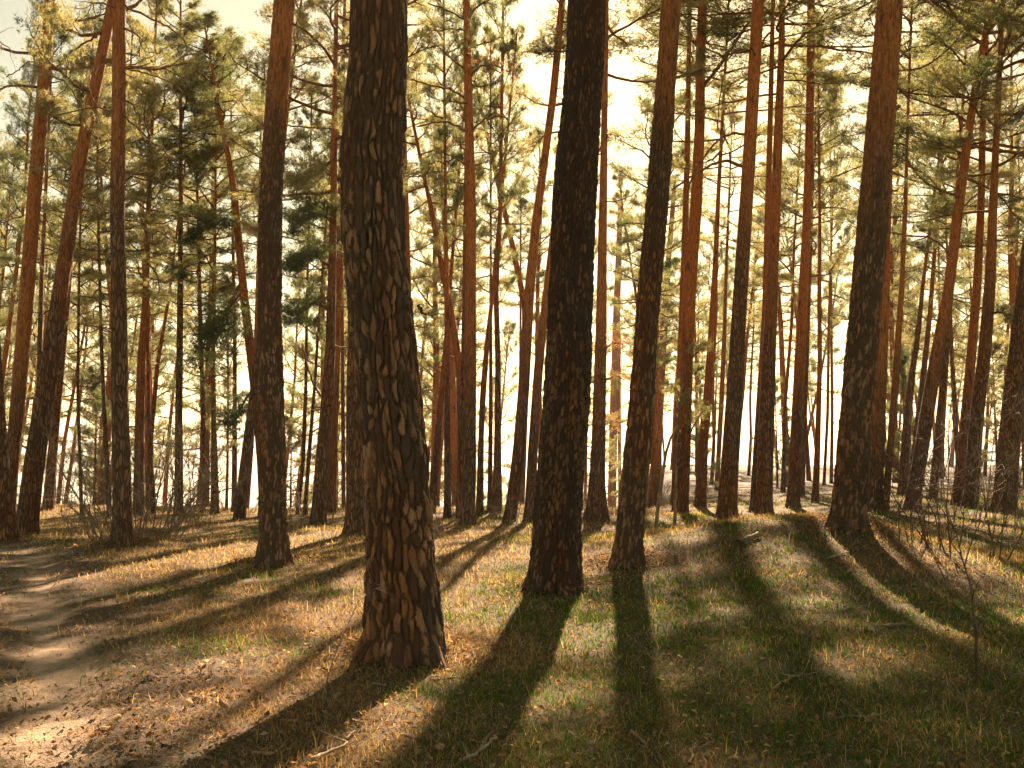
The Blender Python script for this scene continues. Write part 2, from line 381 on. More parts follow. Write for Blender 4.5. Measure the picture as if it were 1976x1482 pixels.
def limb_with_sprays(buf, p0, d0, L, r0, rg, nsub=8, shoots=9, up=0.04, start=0.3, sub_len=0.42, collect=None, kink=0.2, pts=None):
    if pts is None: pts = wander(p0, d0, L, 7, rg, kink, up)
    n = len(pts); buf.tube(pts, r0 * np.linspace(1, 0.22, n), 5 if r0 > 0.02 else 4)
    seg = np.linspace(0, 1, n)
    for k in range(nsub):
        t = start + (1 - start) * (k + rg.uniform(0, 1)) / nsub; t = min(t, 0.99)
        p = np.array([np.interp(t, seg, pts[:, j]) for j in range(3)])
        i = min(int(t * (n - 1)), n - 2); dd = pts[i + 1] - pts[i]; dd /= np.linalg.norm(dd)
        side = np.cross(dd, [0, 0, 1.0]); side /= np.linalg.norm(side) + 1e-9
        ang = rg.uniform(0.3, 1.1) * (1 if rg.random() < 0.5 else -1)
        d = dd * math.cos(ang) + side * math.sin(ang) + np.array([0, 0, rg.uniform(-0.15, 0.45)])
        sl = L * sub_len * rg.uniform(0.6, 1.1) * (1.15 - 0.6 * t)
        sp_ = wander(p, d, sl, 4, rg, 0.22, 0.06)
        buf.tube(sp_, r0 * 0.38 * np.linspace(1, 0.3, 5), 3)
        if collect is not None:
            m = max(3, int(shoots * rg.uniform(0.7, 1.3)))
            tt = rg.uniform(0.25, 1.05, m)
            q = np.stack([np.interp(tt, np.linspace(0, 1, 5), sp_[:, j]) for j in range(3)], 1)
            d2 = sp_[-1] - sp_[1]; d2 /= np.linalg.norm(d2) + 1e-9
            jit = rg.normal(size=(m, 3)) * np.array([0.16, 0.16, 0.09]) * (sl / 0.8) ** 0.5
            dirs = d2[None] * 0.8 + rg.normal(size=(m, 3)) * 0.45 + np.array([0, 0, 0.35]); dirs /= np.linalg.norm(dirs, axis=1)[:, None]
            collect.append((q + jit, dirs))
    return pts

def crown_template(seed, H=10.0, Rm=2.4, nl=34, nsub=8, shoots=9, dead=7, low=0.7):
    rg = np.random.default_rng(seed); buf = Buf(); col = []
    a = rg.uniform(0, 6.28)
    for k in range(nl):
        t = (k + rg.uniform(0, 0.9)) / nl; t = t ** 0.9; z = t * H * 0.985; a += 2.4 + rg.normal() * 0.5
        prof = (low + (1 - low) * min(1, t / 0.35)) if t < 0.35 else 1 - 0.72 * ((t - 0.35) / 0.65) ** 1.3
        L = Rm * prof * rg.uniform(0.6, 1.2)
        el = -0.15 + 0.95 * t + rg.normal() * 0.16
        d = np.array([math.cos(a) * math.cos(el), math.sin(a) * math.cos(el), math.sin(el)])
        limb_with_sprays(buf, (0, 0, z), d, L, 0.012 + 0.016 * L * 0.8, rg, max(4, int(nsub * (0.5 + 0.5 * prof))), shoots, 0.05, 0.28, 0.42, col)
    limb_with_sprays(buf, (0, 0, H * 0.93), (0.05, 0, 1), H * 0.09, 0.02, rg, 6, shoots, 0, 0.1, 0.8, col)
    for k in range(dead):                      # bare dead branches under the live crown
        a = rg.uniform(0, 6.28); z = -rg.uniform(0.2, 3.2); el = rg.uniform(-0.35, 0.3); L = rg.uniform(0.5, 1.7)
        p = wander((0, 0, z), (math.cos(a), math.sin(a), math.sin(el)), L, 6, rg, 0.3, -0.03)
        buf.tube(p, np.linspace(0.018, 0.004, 7), 4)
        for j in range(3):
            i = rg.integers(2, 6); buf.tube(wander(p[i], rg.normal(size=3) + (p[i] - p[i - 1]) * 4, L * 0.35, 3, rg, 0.3), np.linspace(0.008, 0.003, 4), 3)
    pos = np.concatenate([c[0] for c in col]); dirs = np.concatenate([c[1] for c in col])
    v = needles(pos, dirs, rg)
    cm_ = make_mesh('crown', v, tris=np.arange(len(v)).reshape(-1, 3)); cm_.materials.append(M_NEEDLE)
    bm_ = buf.mesh('branchwork'); bm_.materials.append(M_LIMB)
    return cm_, bm_, H

MATURE = [crown_template(100 + i, 10, 2.5 + 0.3 * (i % 3), 30 + 2 * (i % 2), 10, 21) for i in range(4)]
SLENDER = [crown_template(200 + i, 9, 1.8 + 0.25 * i, 32, 8, 19, 7, 0.85) for i in range(3)]
BUSHY = [crown_template(300 + i, 6, 1.4, 30, 8, 16, 2, 1.0) for i in range(2)]
KINDS = {'m': MATURE, 's': SLENDER, 'b': BUSHY}

def add_crown(tree, kind, p0, p1, rad=1.0, i=None):
    """crown and its branchwork, from trunk point p0 to the trunk's tip p1 (tree-local)"""
    tmpl = KINDS[kind][i if i is not None else random.randrange(len(KINDS[kind]))]
    ax = Vector(p1) - Vector(p0); s = ax.length / tmpl[2]
    q = Vector((0, 0, 1)).rotation_difference(ax.normalized()) @ Quaternion((0, 0, 1), random.uniform(0, 6.28))
    c = link('crown', tmpl[0], None, tree); c.location = p0; c.rotation_mode = 'QUATERNION'; c.rotation_quaternion = q
    c.scale = (rad, rad, s)
    b = link('branchwork', tmpl[1], None, c, kind='stuff')
    return c

# ------------------------------------------------------------------ trunks
def bark_relief(u, z, circ, cu, cz, depth, seed):
    """u = arc length (periodic over circ), z = height; returns relief and plate id"""
    n = max(5, int(round(circ / cu))); cu = circ / n
    th = u / circ * 2 * np.pi
    wx = fbm(z * 3.1, np.cos(th) * 1.3 + 5, seed, 3) * 0.55 + fbm(z * 9, np.sin(th) * 2.5 + 7, seed + 3, 2) * 0.2
    wz = fbm(u / cu * 0.7, z * 4, seed + 5, 2) * 0.5 + 0.15 * fbm(u * 30, z * 12, seed + 25, 2)
    a = u / cu + wx; b = z / cz + wz
    ia = np.floor(a); ib = np.floor(b)
    f1 = np.full(a.shape, 9.0); f2 = np.full(a.shape, 9.0); pid = np.zeros(a.shape)
    x1 = np.zeros(a.shape); z1 = np.zeros(a.shape); x2 = np.zeros(a.shape); z2 = np.zeros(a.shape)
    for di in (-1, 0, 1):
        for dj in (-1, 0, 1):
            ca = ia + di; cb = ib + dj; cw = np.mod(ca, n)
            jx = vhash(cw, cb, seed) * 0.9; jy = vhash(cw, cb, seed + 1) * 0.95
            ex = ca + 0.05 + jx; ez = cb + jy
            d = np.hypot(ex - a, (ez - b) * 0.85); h = vhash(cw, cb, seed + 2)
            m = d < f1; m2 = (~m) & (d < f2)
            f2 = np.where(m, f1, np.where(m2, d, f2)); x2 = np.where(m, x1, np.where(m2, ex, x2)); z2 = np.where(m, z1, np.where(m2, ez, z2))
            pid = np.where(m, h, pid); x1 = np.where(m, ex, x1); z1 = np.where(m, ez, z1); f1 = np.where(m, d, f1)
    e = f2 - f1
    ori = np.abs(x2 - x1) / (np.abs(x2 - x1) + 1.1 * np.abs(z2 - z1) + 1e-6)        # 1: fissure running up the trunk, 0: crack across it
    ori = 0.4 + 0.6 * sstep(0.25, 0.62, ori)
    g = sstep(0.05, 0.26, e + 0.07 * fbm(u * 60, z * 25, seed + 8, 2))
    strata = np.round((pid * 3 + 1.2 * fbm(u * 22, z * 9, seed + 9, 3) + e) * 2.5) / 2.5     # flaked layers of a plate
    rel = depth * (g - 1) * ori * (0.65 + 0.5 * vnoise(u * 9, z * 3, seed + 13)) + depth * 0.2 * (strata - 1.5) * g + depth * 0.2 * fbm(u * 60, z * 16, seed + 11, 3)
    plate = sstep(0.10, 0.32, e + 0.7 * fbm(u * 24, z * 8, seed + 15, 5, 0.75) - 0.12 * sstep(2.2, 4.5, z))          # weathered plate faces against the darker bark between them
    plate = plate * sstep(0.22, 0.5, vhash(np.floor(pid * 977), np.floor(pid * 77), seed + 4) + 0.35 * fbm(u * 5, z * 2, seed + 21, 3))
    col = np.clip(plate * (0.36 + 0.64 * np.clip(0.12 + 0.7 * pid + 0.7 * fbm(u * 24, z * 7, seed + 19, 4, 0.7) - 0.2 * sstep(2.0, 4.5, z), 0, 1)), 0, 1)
    return rel, col

def build_trunk(pts, rad, top, detail=0, seed=0, plates=(0.075, 0.20, 0.022), zfine=7.5, flare=0.38):
    """pts: tree-local polyline of the stem from the foot up, rad: radii; top: tip point"""
    pts = np.asarray(pts, float); rad = np.asarray(rad, float)
    zz = np.concatenate([[-0.35], pts[:, 2], [top[2]]])
    px_ = np.concatenate([[pts[0, 0]], pts[:, 0], [top[0]]]); py_ = np.concatenate([[pts[0, 1]], pts[:, 1], [top[1]]])
    rr = np.concatenate([[rad[0] * 1.02], rad, [0.022]])
    if detail == 2: cols, dz = (232, 0.0115) if seed == 3 else (176, 0.016)
    elif detail == 1: cols, dz = 108, 0.022
    else: cols, dz = (22 if rad[0] > 0.12 else 12), 0.24
    if detail: zs = np.concatenate([np.arange(-0.35, zfine, dz), np.arange(zfine, top[2], 0.12), [top[2]]])
    else: zs = np.concatenate([np.arange(-0.35, 0.6, 0.07), np.arange(0.6, top[2], dz if dz > 0 else 0.2), [top[2]]])
    k = max(3, int(0.5 / (0.02 if detail else 0.08)))
    fz = np.arange(-0.35, top[2] + 1e-6, 0.02 if detail else 0.08)
    def sm(a):
        v = np.interp(fz, zz, a); kk = np.hanning(2 * k + 1); kk /= kk.sum()
        vp = np.concatenate([2 * v[0] - v[k:0:-1], v, 2 * v[-1] - v[-2:-k - 2:-1]])
        return np.interp(zs, fz, np.convolve(vp, kk, 'valid'))
    cx, cy_, cr = sm(px_), sm(py_), np.maximum(sm(rr), 0.015)
    th = np.arange(cols) / cols * 2 * np.pi
    T, Zg = np.meshgrid(th, zs); Rg = np.repeat(cr[:, None], cols, 1)
    lob = 0.5 + 0.5 * np.cos(T * 5 + seed + 1.2 * np.sin(T * 2 + seed))
    Rg = Rg * (1 + flare * np.exp(-np.maximum(Zg, -0.1) / 0.20) * lob ** 1.5)
    Rg = Rg * (1 + 0.022 * fbm(np.cos(T) * 1.2 + seed, Zg * 0.9 + np.sin(T), seed, 3) * (1.6 if detail else 1.2))
    pid = np.zeros_like(Rg)
    if detail:
        circ = 2 * np.pi * float(np.median(cr[zs < 4]))
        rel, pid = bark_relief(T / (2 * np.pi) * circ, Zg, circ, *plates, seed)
        fade = 1 - 0.75 * sstep(zfine * 0.55, zfine, Zg)
        Rg = Rg + rel * fade
    V = np.stack([cx[:, None] + Rg * np.cos(T), cy_[:, None] + Rg * np.sin(T), Zg], -1).reshape(-1, 3)
    n = len(zs)
    i = np.arange(n - 1)[:, None] * cols; j = np.arange(cols)[None]; j2 = (j + 1) % cols
    q = np.stack([i + j, i + j2, i + cols + j2, i + cols + j], -1).reshape(-1, 4)
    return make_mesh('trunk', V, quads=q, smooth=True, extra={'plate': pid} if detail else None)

def stem_axis(pts, top, z):
    zz = np.concatenate([pts[:, 2], [top[2]]])
    return np.array([np.interp(z, zz, np.concatenate([pts[:, 0], [top[0]]])), np.interp(z, zz, np.concatenate([pts[:, 1], [top[1]]])), z])

TREES = {}
def pine(key, label, spec, cat='pine tree', name='pine_tree', group='pines standing in the forest', height=22, crown_y=None, crown_h=None,
         kind='m', rad=1.0, detail=0, mat=None, seed=None, depth=None, plates=(0.075, 0.20, 0.022), zfine=7.5, flare=0.38):
    """spec: (px, py, width_px) up the stem as seen in the photograph; its foot gives the distance"""
    seed = seed if seed is not None else 1000 + len(TREES) * 7
    if depth is None: b = px_ground(spec[0][0], spec[0][1])
    else:
        b = px_at_y(spec[0][0], spec[0][1], depth); b[2] = float(terrain(b[0], b[1]))
    Yd = b[1]
    root = empty(name, b, label=label, category=cat, group=group)
    P = np.array([px_at_y(x, y, Yd) for x, y, w in spec]) - b
    rr = np.array([w * Yd / F_PX / 2 for x, y, w in spec])
    if depth is not None:                       # foot is out of sight over the brink: carry the stem down to it
        if P[0, 2] > 0.2:
            s = (P[1, 0] - P[0, 0]) / max(0.1, P[1, 2] - P[0, 2])
            P = np.vstack([[P[0, 0] - s * P[0, 2], 0, 0], P]); rr = np.concatenate([[rr[0] * 1.15], rr])
    P[0, 2] = 0.0
    height = max(height, P[-1, 2] + 1.5)
    k = max(0, len(P) - 3); d = (P[-1] - P[k]) / max(0.5, P[-1, 2] - P[k, 2])
    top = P[-1] + d * (height - P[-1, 2]); top[1] += random.uniform(-0.3, 0.3)
    me = build_trunk(P, rr, top, detail, seed, plates, zfine, flare)
    link('trunk', me, mat or M_BARK, root)
    if crown_h is None:
        crown_h = (px_at_y(spec[0][0], crown_y, Yd)[2] - b[2]) if crown_y is not None else height * 0.58
    crown_h = min(crown_h, height - 2.0)
    if kind: add_crown(root, kind, stem_axis(P, top, crown_h), top, rad)
    TREES[key] = (root, b, P, top)
    return root

G_BIG = 'thick old pines nearest the camera'
G_MID = 'pines standing in the forest'
pine('B', 'thickest pine in front, deeply plated brown bark, leaning slightly left', [(786, 1266, 150), (782, 1200, 143), (773, 1100, 134), (767, 1000, 129), (763, 900, 127), (754, 800, 124), (744, 700, 123), (733, 600, 123), (724, 500, 121), (719, 400, 119), (719, 300, 123), (725, 200, 121), (731, 100, 117), (731, 0, 113)],
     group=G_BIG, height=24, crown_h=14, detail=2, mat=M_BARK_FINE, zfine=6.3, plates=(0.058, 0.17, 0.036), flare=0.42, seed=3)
pine('C', 'second thickest pine with almost black plated bark, right of the front pine', [(1071, 1137, 106), (1075, 1080, 96), (1076, 1000, 92), (1083, 900, 91), (1092, 800, 91), (1097, 700, 89), (1100, 600, 86), (1104, 500, 84), (1110, 350, 86), (1122, 200, 76), (1129, 100, 76), (1132, 0, 76)],
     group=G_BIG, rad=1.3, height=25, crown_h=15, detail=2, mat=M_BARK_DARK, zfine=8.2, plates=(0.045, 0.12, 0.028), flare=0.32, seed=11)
pine('D', 'dark trunked pine leaning right, orange only near its top, casting a straight shadow forward', [(1212, 1090, 58), (1216, 1000, 51), (1227, 900, 53), (1237, 800, 49), (1243, 700, 45), (1249, 600, 44), (1258, 500, 46), (1268, 400, 44), (1275, 300, 43), (1282, 200, 40), (1289, 100, 38), (1295, 0, 39)],
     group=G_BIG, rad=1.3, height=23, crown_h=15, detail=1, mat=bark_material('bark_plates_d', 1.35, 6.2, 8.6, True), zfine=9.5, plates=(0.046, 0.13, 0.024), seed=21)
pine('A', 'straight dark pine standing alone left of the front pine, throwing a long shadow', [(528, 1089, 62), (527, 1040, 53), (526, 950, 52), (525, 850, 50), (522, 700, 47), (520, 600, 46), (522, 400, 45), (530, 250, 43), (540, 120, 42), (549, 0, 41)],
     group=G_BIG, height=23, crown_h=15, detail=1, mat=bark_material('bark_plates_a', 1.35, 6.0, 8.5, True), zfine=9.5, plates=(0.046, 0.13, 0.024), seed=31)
pine('E', 'thick pine on the low mound, reddish upper trunk with short dead stubs', [(1637, 1016, 66), (1646, 880, 63), (1664, 660, 60), (1686, 400, 58), (1703, 200, 53), (1718, 0, 50)],
     group=G_BIG, rad=1.3, height=24, crown_h=15.5, detail=1, mat=bark_material('bark_plates_e', 1.35, 4.0, 7.0, True), zfine=9.5, plates=(0.05, 0.14, 0.026), seed=41)

# left side
pine('L0', 'dark trunk cut off by the left edge of the picture beside the path', [(8, 1043, 44), (0, 900, 36), (-8, 780, 30), (-20, 560, 27)], crown_h=12)
pine('L1', 'tall slender pine leaning right near the left edge, second trunk from the edge', [(14, 1012, 28), (22, 900, 25), (36, 760, 27), (52, 560, 27), (70, 330, 26), (85, 150, 23), (97, 0, 20)], crown_y=260, height=21, mat=M_BARK_LOW)
pine('L2', 'strongly right leaning pine with a dark foot at the path bend', [(50, 1031, 42), (64, 910, 38), (90, 740, 34), (118, 550, 29), (154, 310, 26), (218, 0, 19)], crown_y=330, height=21, rad=0.9)
pine('L3', 'thin leaning trunk tucked close behind the dark footed leaning pine', [(92, 985, 20), (108, 800, 17), (128, 600, 12), (142, 430, 8)], crown_y=500, height=15, kind='s')
pine('L6', 'straight pine rising out of the bare thicket left of the path clearing', [(238, 1052, 42), (236, 950, 35), (232, 800, 32), (230, 600, 29), (226, 400, 28), (229, 200, 26), (230, 0, 25)], crown_y=-40, height=22, mat=M_BARK, detail=0)
pine('L7', 'dim narrow trunk seen between the two leaning pines at the left', [(70, 990, 12), (76, 700, 9), (80, 540, 8), (86, 420, 7)], crown_y=520, height=14, kind='s')
pine('L4', 'very thin dark stem standing alone in the bright gap right of the leaning pines', [(158, 1006, 7), (150, 760, 6), (152, 560, 5), (155, 430, 4)], crown_y=620, height=11, kind='s', rad=0.6)
pine('L5', 'thin pine stem just left of the straight thicket pine', [(212, 1000, 10), (203, 830, 8), (195, 650, 7), (193, 560, 6), (190, 450, 5)], crown_y=600, height=12, kind='s', rad=0.8)
pine('L8', 'pale brown trunk a step right of the straight thicket pine', [(268, 993, 22), (268, 900, 19), (272, 700, 15), (281, 580, 13), (286, 420, 10)], crown_y=520, height=15, kind='s', mat=M_BARK_LOW)
pine('L9', 'thin reddish pine stem right beside the pale brown trunk', [(296, 992, 9), (287, 800, 8), (285, 600, 7), (285, 450, 6)], crown_y=560, height=12, kind='s', mat=M_BARK_LOW)
pine('L12', 'bent thin trunk leaning right above the forked bare stems', [(284, 985, 10), (290, 860, 9), (304, 700, 8), (325, 580, 6)], crown_y=600, height=11, kind='s', rad=0.8, mat=M_BARK_LOW)
pine('L10', 'dark upright trunk midway between the thicket pine and the lone dark pine', [(345, 992, 17), (345, 800, 14), (347, 650, 12), (349, 380, 8)], crown_y=430, height=15, kind='s')
pine('L13', 'narrow trunk with a pale foot right of the dark upright trunk', [(390, 990, 12), (392, 800, 9), (386, 600, 8), (384, 480, 6)], crown_y=620, height=13, kind='s')
pine('L14', 'slim straight pine with a widened foot in the bright lake gap', [(415, 992, 17), (413, 850, 11), (411, 700, 8), (414, 560, 6)], crown_y=600, height=13, kind='s', mat=M_BARK_LOW)
pine('L15', 'small dark young pine hanging low branches in the bright lake gap', [(437, 985, 6), (439, 900, 5), (440, 800, 4)], height=7.0, crown_h=1.8, kind='b', rad=0.7)
pine('L17', 'thin dark trunk left of the crossing leaning trunk', [(452, 988, 11), (453, 800, 9), (453, 640, 7), (450, 500, 6)], crown_y=560, height=14, kind='s')
pine('L18', 'stout dark short leaning trunk crossing behind the curved orange pine', [(462, 1004, 22), (470, 920, 20), (482, 820, 17), (496, 700, 14), (512, 560, 11)], crown_y=480, height=14, kind='s')
pine('L16', 'curved orange pine bending left with dark drooping boughs, behind the lone dark pine', [(512, 996, 22), (506, 880, 21), (492, 740, 20), (474, 600, 17), (462, 480, 15), (452, 370, 13), (438, 285, 11), (422, 210, 9), (413, 150, 6)], crown_y=330, height=13.5, kind='s', rad=1.15, mat=M_BARK_LOW)
pine('L19', 'thin stem peeping out just left of the lone dark pine', [(478, 975, 7), (488, 830, 8), (497, 560, 8), (500, 400, 6)], depth=38, crown_y=450, height=18, kind='s')
# between A and B
pine('M3', 'left stem of a thin leaning pair right of the lone dark pine', [(574, 992, 8), (585, 890, 8), (590, 760, 7), (592, 600, 5)], crown_y=640, height=12, kind='s', rad=0.6)
pine('M3b', 'right stem of a thin leaning pair right of the lone dark pine', [(588, 994, 8), (597, 870, 8), (606, 760, 6), (614, 640, 5)], crown_y=620, height=12, kind='s', rad=0.6)
pine('M1', 'stout leaning pine with dark foot and broad boughs reaching left, beside the front pine', [(614, 1012, 29), (621, 900, 27), (631, 780, 24), (637, 680, 20), (640, 560, 16), (643, 430, 14), (645, 300, 12), (646, 200, 10)], crown_y=420, height=18, rad=1.15)
pine('M2', 'orange pine just behind the stout leaning pine', [(639, 990, 18), (645, 800, 16), (651, 650, 14), (655, 500, 12), (656, 380, 10)], crown_y=360, rad=0.8, height=18, mat=M_BARK_LOW)
pine('M5', 'brown trunk half hidden by the left side of the front pine', [(686, 1033, 42), (686, 960, 36), (684, 860, 33), (683, 760, 29), (684, 600, 25), (688, 400, 22)], rad=0.8, crown_h=13, height=22)
pine('M4', 'thin trunk left of the half hidden brown trunk', [(663, 975, 8), (662, 850, 8), (661, 700, 7), (660, 560, 6)], depth=36, crown_y=500, height=16, kind='s')
pine('M6', 'orange trunk showing along the right edge of the front pine', [(800, 990, 16), (795, 800, 14), (788, 600, 13), (784, 420, 12), (780, 280, 10)], depth=31, crown_y=230, rad=0.8, height=19, mat=M_BARK_LOW)
# centre
pine('N10', 'orange trunk leaning right beside the front pine, nearest of the lake edge row', [(832, 990, 17), (842, 880, 14), (852, 760, 12), (862, 640, 9), (868, 560, 7)], crown_y=600, rad=0.6, height=13, kind='s', mat=M_BARK_LOW)
pine('N9b', 'upright dark footed trunk behind the leaning orange one', [(864, 1000, 15), (863, 850, 12), (863, 700, 12), (862, 560, 9), (860, 430, 7)], crown_y=430, rad=0.55, height=16, kind='s', mat=M_BARK_LOW)
pine('N9', 'orange pine bending left high up, between front pine and straight central pine', [(886, 988, 13), (890, 860, 13), (886, 700, 14), (868, 590, 13), (848, 490, 12), (832, 400, 10), (816, 330, 7)], crown_y=400, rad=0.65, height=15, kind='s', mat=M_BARK_LOW)
pine('N12', 'ivy flecked stem pressed against the left of the straight central pine', [(886, 1002, 13), (890, 900, 10), (892, 780, 9), (894, 640, 7)], crown_y=500, rad=0.4, height=14, kind='s')
pine('N1', 'straight orange central pine with open twisted branches at the top', [(903, 1013, 26), (907, 900, 24), (907, 700, 24), (908, 560, 21), (909, 400, 20), (905, 250, 18), (902, 100, 15), (900, 0, 13)], crown_y=210, rad=0.6, height=19, mat=M_BARK_LOW)
pine('N2', 'forked slim trunk just right of the straight central pine', [(926, 990, 15), (928, 850, 11), (932, 760, 12), (940, 660, 10), (947, 600, 8)], crown_y=600, rad=0.5, height=13, kind='s', mat=M_BARK_LOW)
pine('N4', 'dark narrow trunk in the middle of the lake edge row', [(945, 987, 10), (947, 800, 8), (947, 650, 6), (947, 520, 5)], crown_y=560, rad=0.5, height=13, kind='s')
pine('N3', 'brown trunk with a broad foot in the lake edge row', [(959, 990, 22), (960, 900, 15), (961, 700, 11), (957, 560, 10), (965, 420, 8)], crown_y=420, rad=0.5, height=17, kind='s')
pine('N5', 'orange pine leaning right toward the black barked pine', [(984, 1004, 24), (1000, 880, 23), (1010, 760, 22), (1020, 580, 20), (1034, 430, 17), (1048, 330, 15), (1068, 180, 15), (1085, 0, 13)], crown_y=60, rad=0.8, height=20, mat=M_BARK_LOW)
pine('N7', 'crossing pine leaning far left above the right leaning orange pine', [(1005, 985, 14), (1014, 750, 13), (1013, 590, 12), (990, 480, 11), (963, 360, 10), (942, 270, 8)], crown_y=330, rad=0.8, height=16, kind='s', depth=34, mat=M_BARK_LOW)
pine('N8', 'thin dark stem right of the right leaning orange pine', [(1003, 985, 7), (1003, 850, 6), (1004, 700, 5)], depth=36, crown_y=600, rad=0.8, height=13, kind='s')
pine('N6', 'reddish trunk leaning in behind the black barked pine', [(1022, 1002, 22), (1028, 870, 19), (1040, 700, 18), (1052, 590, 15), (1064, 480, 12)], crown_y=330, rad=0.6, height=18, mat=M_BARK_LOW)
# between C and D
pine('C2', 'orange pine with wide dark foot and dry rusty twigs beside the black barked pine', [(1150, 1004, 46), (1152, 930, 31), (1155, 850, 27), (1160, 640, 22), (1162, 500, 18), (1166, 250, 13), (1170, 0, 10)], crown_y=150, rad=1.3, height=20, mat=M_BARK_LOW)
pine('C3', 'dim dark trunk between the black barked pine and the right leaning dark pine', [(1175, 968, 18), (1184, 800, 16), (1190, 600, 14), (1197, 400, 10)], crown_y=420, height=18, kind='s')
pine('C4', 'thin orange stem just left of the right leaning dark pine', [(1196, 962, 7), (1195, 800, 7), (1195, 650, 6)], crown_y=560, height=15, kind='s', mat=M_BARK_LOW)
# right of D
pine('R1', 'brown forked pine close behind the right leaning dark pine', [(1262, 972, 24), (1268, 860, 19), (1274, 740, 17), (1282, 620, 14), (1290, 500, 11), (1300, 380, 9)], crown_y=420, rad=1.3, height=18, mat=M_BARK_LOW)
pine('R4', 'pine dressed with fine low needles up its trunk, forked orange top', [(1314, 988, 30), (1320, 850, 26), (1325, 700, 24), (1331, 560, 25), (1343, 400, 23), (1350, 250, 20), (1352, 100, 19), (1356, 0, 18)], crown_y=80, rad=1.5, height=20, mat=M_BARK_LOW)
pine('R4b', 'narrow orange companion trunk hugging the needle dressed pine', [(1300, 975, 12), (1312, 700, 12), (1322, 450, 12), (1327, 250, 11), (1331, 0, 8)], depth=33, crown_y=150, rad=1.1, height=19, kind='m', mat=M_BARK_LOW)
pine('R5', 'orange trunk right behind the needle dressed pine', [(1352, 978, 22), (1356, 860, 20), (1366, 760, 17), (1373, 650, 14), (1380, 520, 11), (1386, 380, 8)], crown_y=350, rad=1.3, height=18, mat=M_BARK_LOW)
pine('R7', 'thin bright orange stem left of the mid pine with arched branches', [(1383, 945, 9), (1392, 780, 10), (1398, 640, 8), (1402, 500, 6)], crown_y=480, rad=1.1, height=18, kind='m', mat=M_BARK_LOW)
pine('R6', 'tall pine with bare arched branches curving down to the left', [(1402, 1001, 38), (1408, 900, 34), (1418, 760, 32), (1424, 640, 29), (1429, 560, 28), (1436, 450, 27), (1446, 300, 25), (1454, 160, 24), (1463, 0, 23)], crown_y=-60, rad=1.5, height=22)
pine('R8a', 'left one of two touching pines on the mound shoulder', [(1456, 988, 20), (1466, 800, 16), (1477, 600, 13), (1482, 400, 12), (1487, 200, 10), (1492, 0, 8)], crown_y=120, rad=1.3, height=20, mat=M_BARK_LOW)
pine('R8b', 'right and thicker one of two touching pines on the mound shoulder', [(1474, 994, 31), (1478, 850, 30), (1483, 700, 27), (1490, 560, 21), (1497, 400, 19), (1502, 250, 17), (1508, 100, 13), (1509, 0, 11)], crown_y=190, rad=1.5, height=20)
pine('R9', 'straight orange pine behind the mound crest, between touching pines and mound pine', [(1530, 980, 25), (1535, 880, 24), (1541, 760, 22), (1548, 600, 19), (1556, 450, 17), (1561, 300, 16), (1564, 150, 16), (1565, 0, 15)], crown_y=40, rad=0.8, height=20, mat=M_BARK_LOW)
pine('R10', 'dark stem peeping from behind the straight crest pine', [(1547, 956, 11), (1553, 800, 9), (1558, 680, 7), (1562, 560, 6)], crown_y=560, rad=1.1, height=17, kind='m')
pine('R11', 'slender orange stem just left of the mound pine', [(1573, 970, 14), (1578, 850, 11), (1582, 700, 9), (1581, 560, 8), (1582, 420, 6)], crown_y=430, height=16, kind='s', rad=0.6, mat=M_BARK_LOW)
pine('R12a', 'thin leaning stem left of the straight crest pine', [(1511, 950, 9), (1515, 780, 7), (1528, 620, 6), (1532, 480, 5)], crown_y=560, rad=1.1, height=18, kind='m', mat=M_BARK_LOW)
pine('R12b', 'left of two far thin stems in the bright gap by the mound pine', [(1590, 936, 6), (1597, 800, 6), (1600, 600, 5)], crown_y=640, height=19, kind='s', rad=0.6, mat=M_BARK_LOW)
pine('R12c', 'right of two far thin stems in the bright gap by the mound pine', [(1604, 933, 7), (1606, 800, 6), (1604, 600, 5)], crown_y=660, height=19, kind='s', rad=0.6, mat=M_BARK_LOW)
# right of E
pine('E2', 'brown trunk showing along the right edge of the mound pine', [(1688, 986, 27), (1693, 850, 28), (1698, 700, 27), (1704, 600, 23), (1709, 480, 18), (1716, 300, 14)], crown_h=12, height=20, mat=M_BARK_LOW)
pine('R13', 'slim orange pine one step right of the mound pine', [(1708, 986, 14), (1715, 900, 13), (1728, 740, 14), (1734, 640, 12), (1740, 560, 10), (1747, 400, 8), (1750, 280, 6)], crown_y=330, height=17, kind='s', mat=M_BARK_LOW)
pine('R14', 'dim dark trunk behind the slim orange pine', [(1741, 955, 19), (1750, 820, 16), (1760, 720, 12), (1771, 650, 10), (1782, 540, 7)], crown_y=520, rad=1.3, height=17)
pine('R14b', 'dark leaning trunk pressed against the long right leaning pine', [(1756, 950, 14), (1778, 760, 12), (1795, 600, 9), (1806, 450, 7)], crown_y=420, rad=1.3, height=18)
pine('R15', 'long right leaning pine sweeping to the top right corner', [(1758, 984, 27), (1776, 880, 27), (1795, 760, 26), (1812, 660, 23), (1830, 560, 21), (1850, 400, 19), (1870, 250, 16), (1890, 120, 14), (1915, 0, 12)], crown_y=430, height=20, rad=1.2, mat=M_BARK_LOW)
pine('R16', 'dark mid sized trunk right of the long leaning pine', [(1800, 963, 17), (1812, 820, 14), (1822, 720, 13), (1829, 640, 12), (1838, 500, 9)], crown_y=480, height=18)
pine('R18', 'thin dark stem left of the right hand pair of pines', [(1853, 960, 10), (1846, 850, 9), (1838, 720, 8), (1834, 600, 6)], depth=44, crown_y=520, height=18, kind='s')
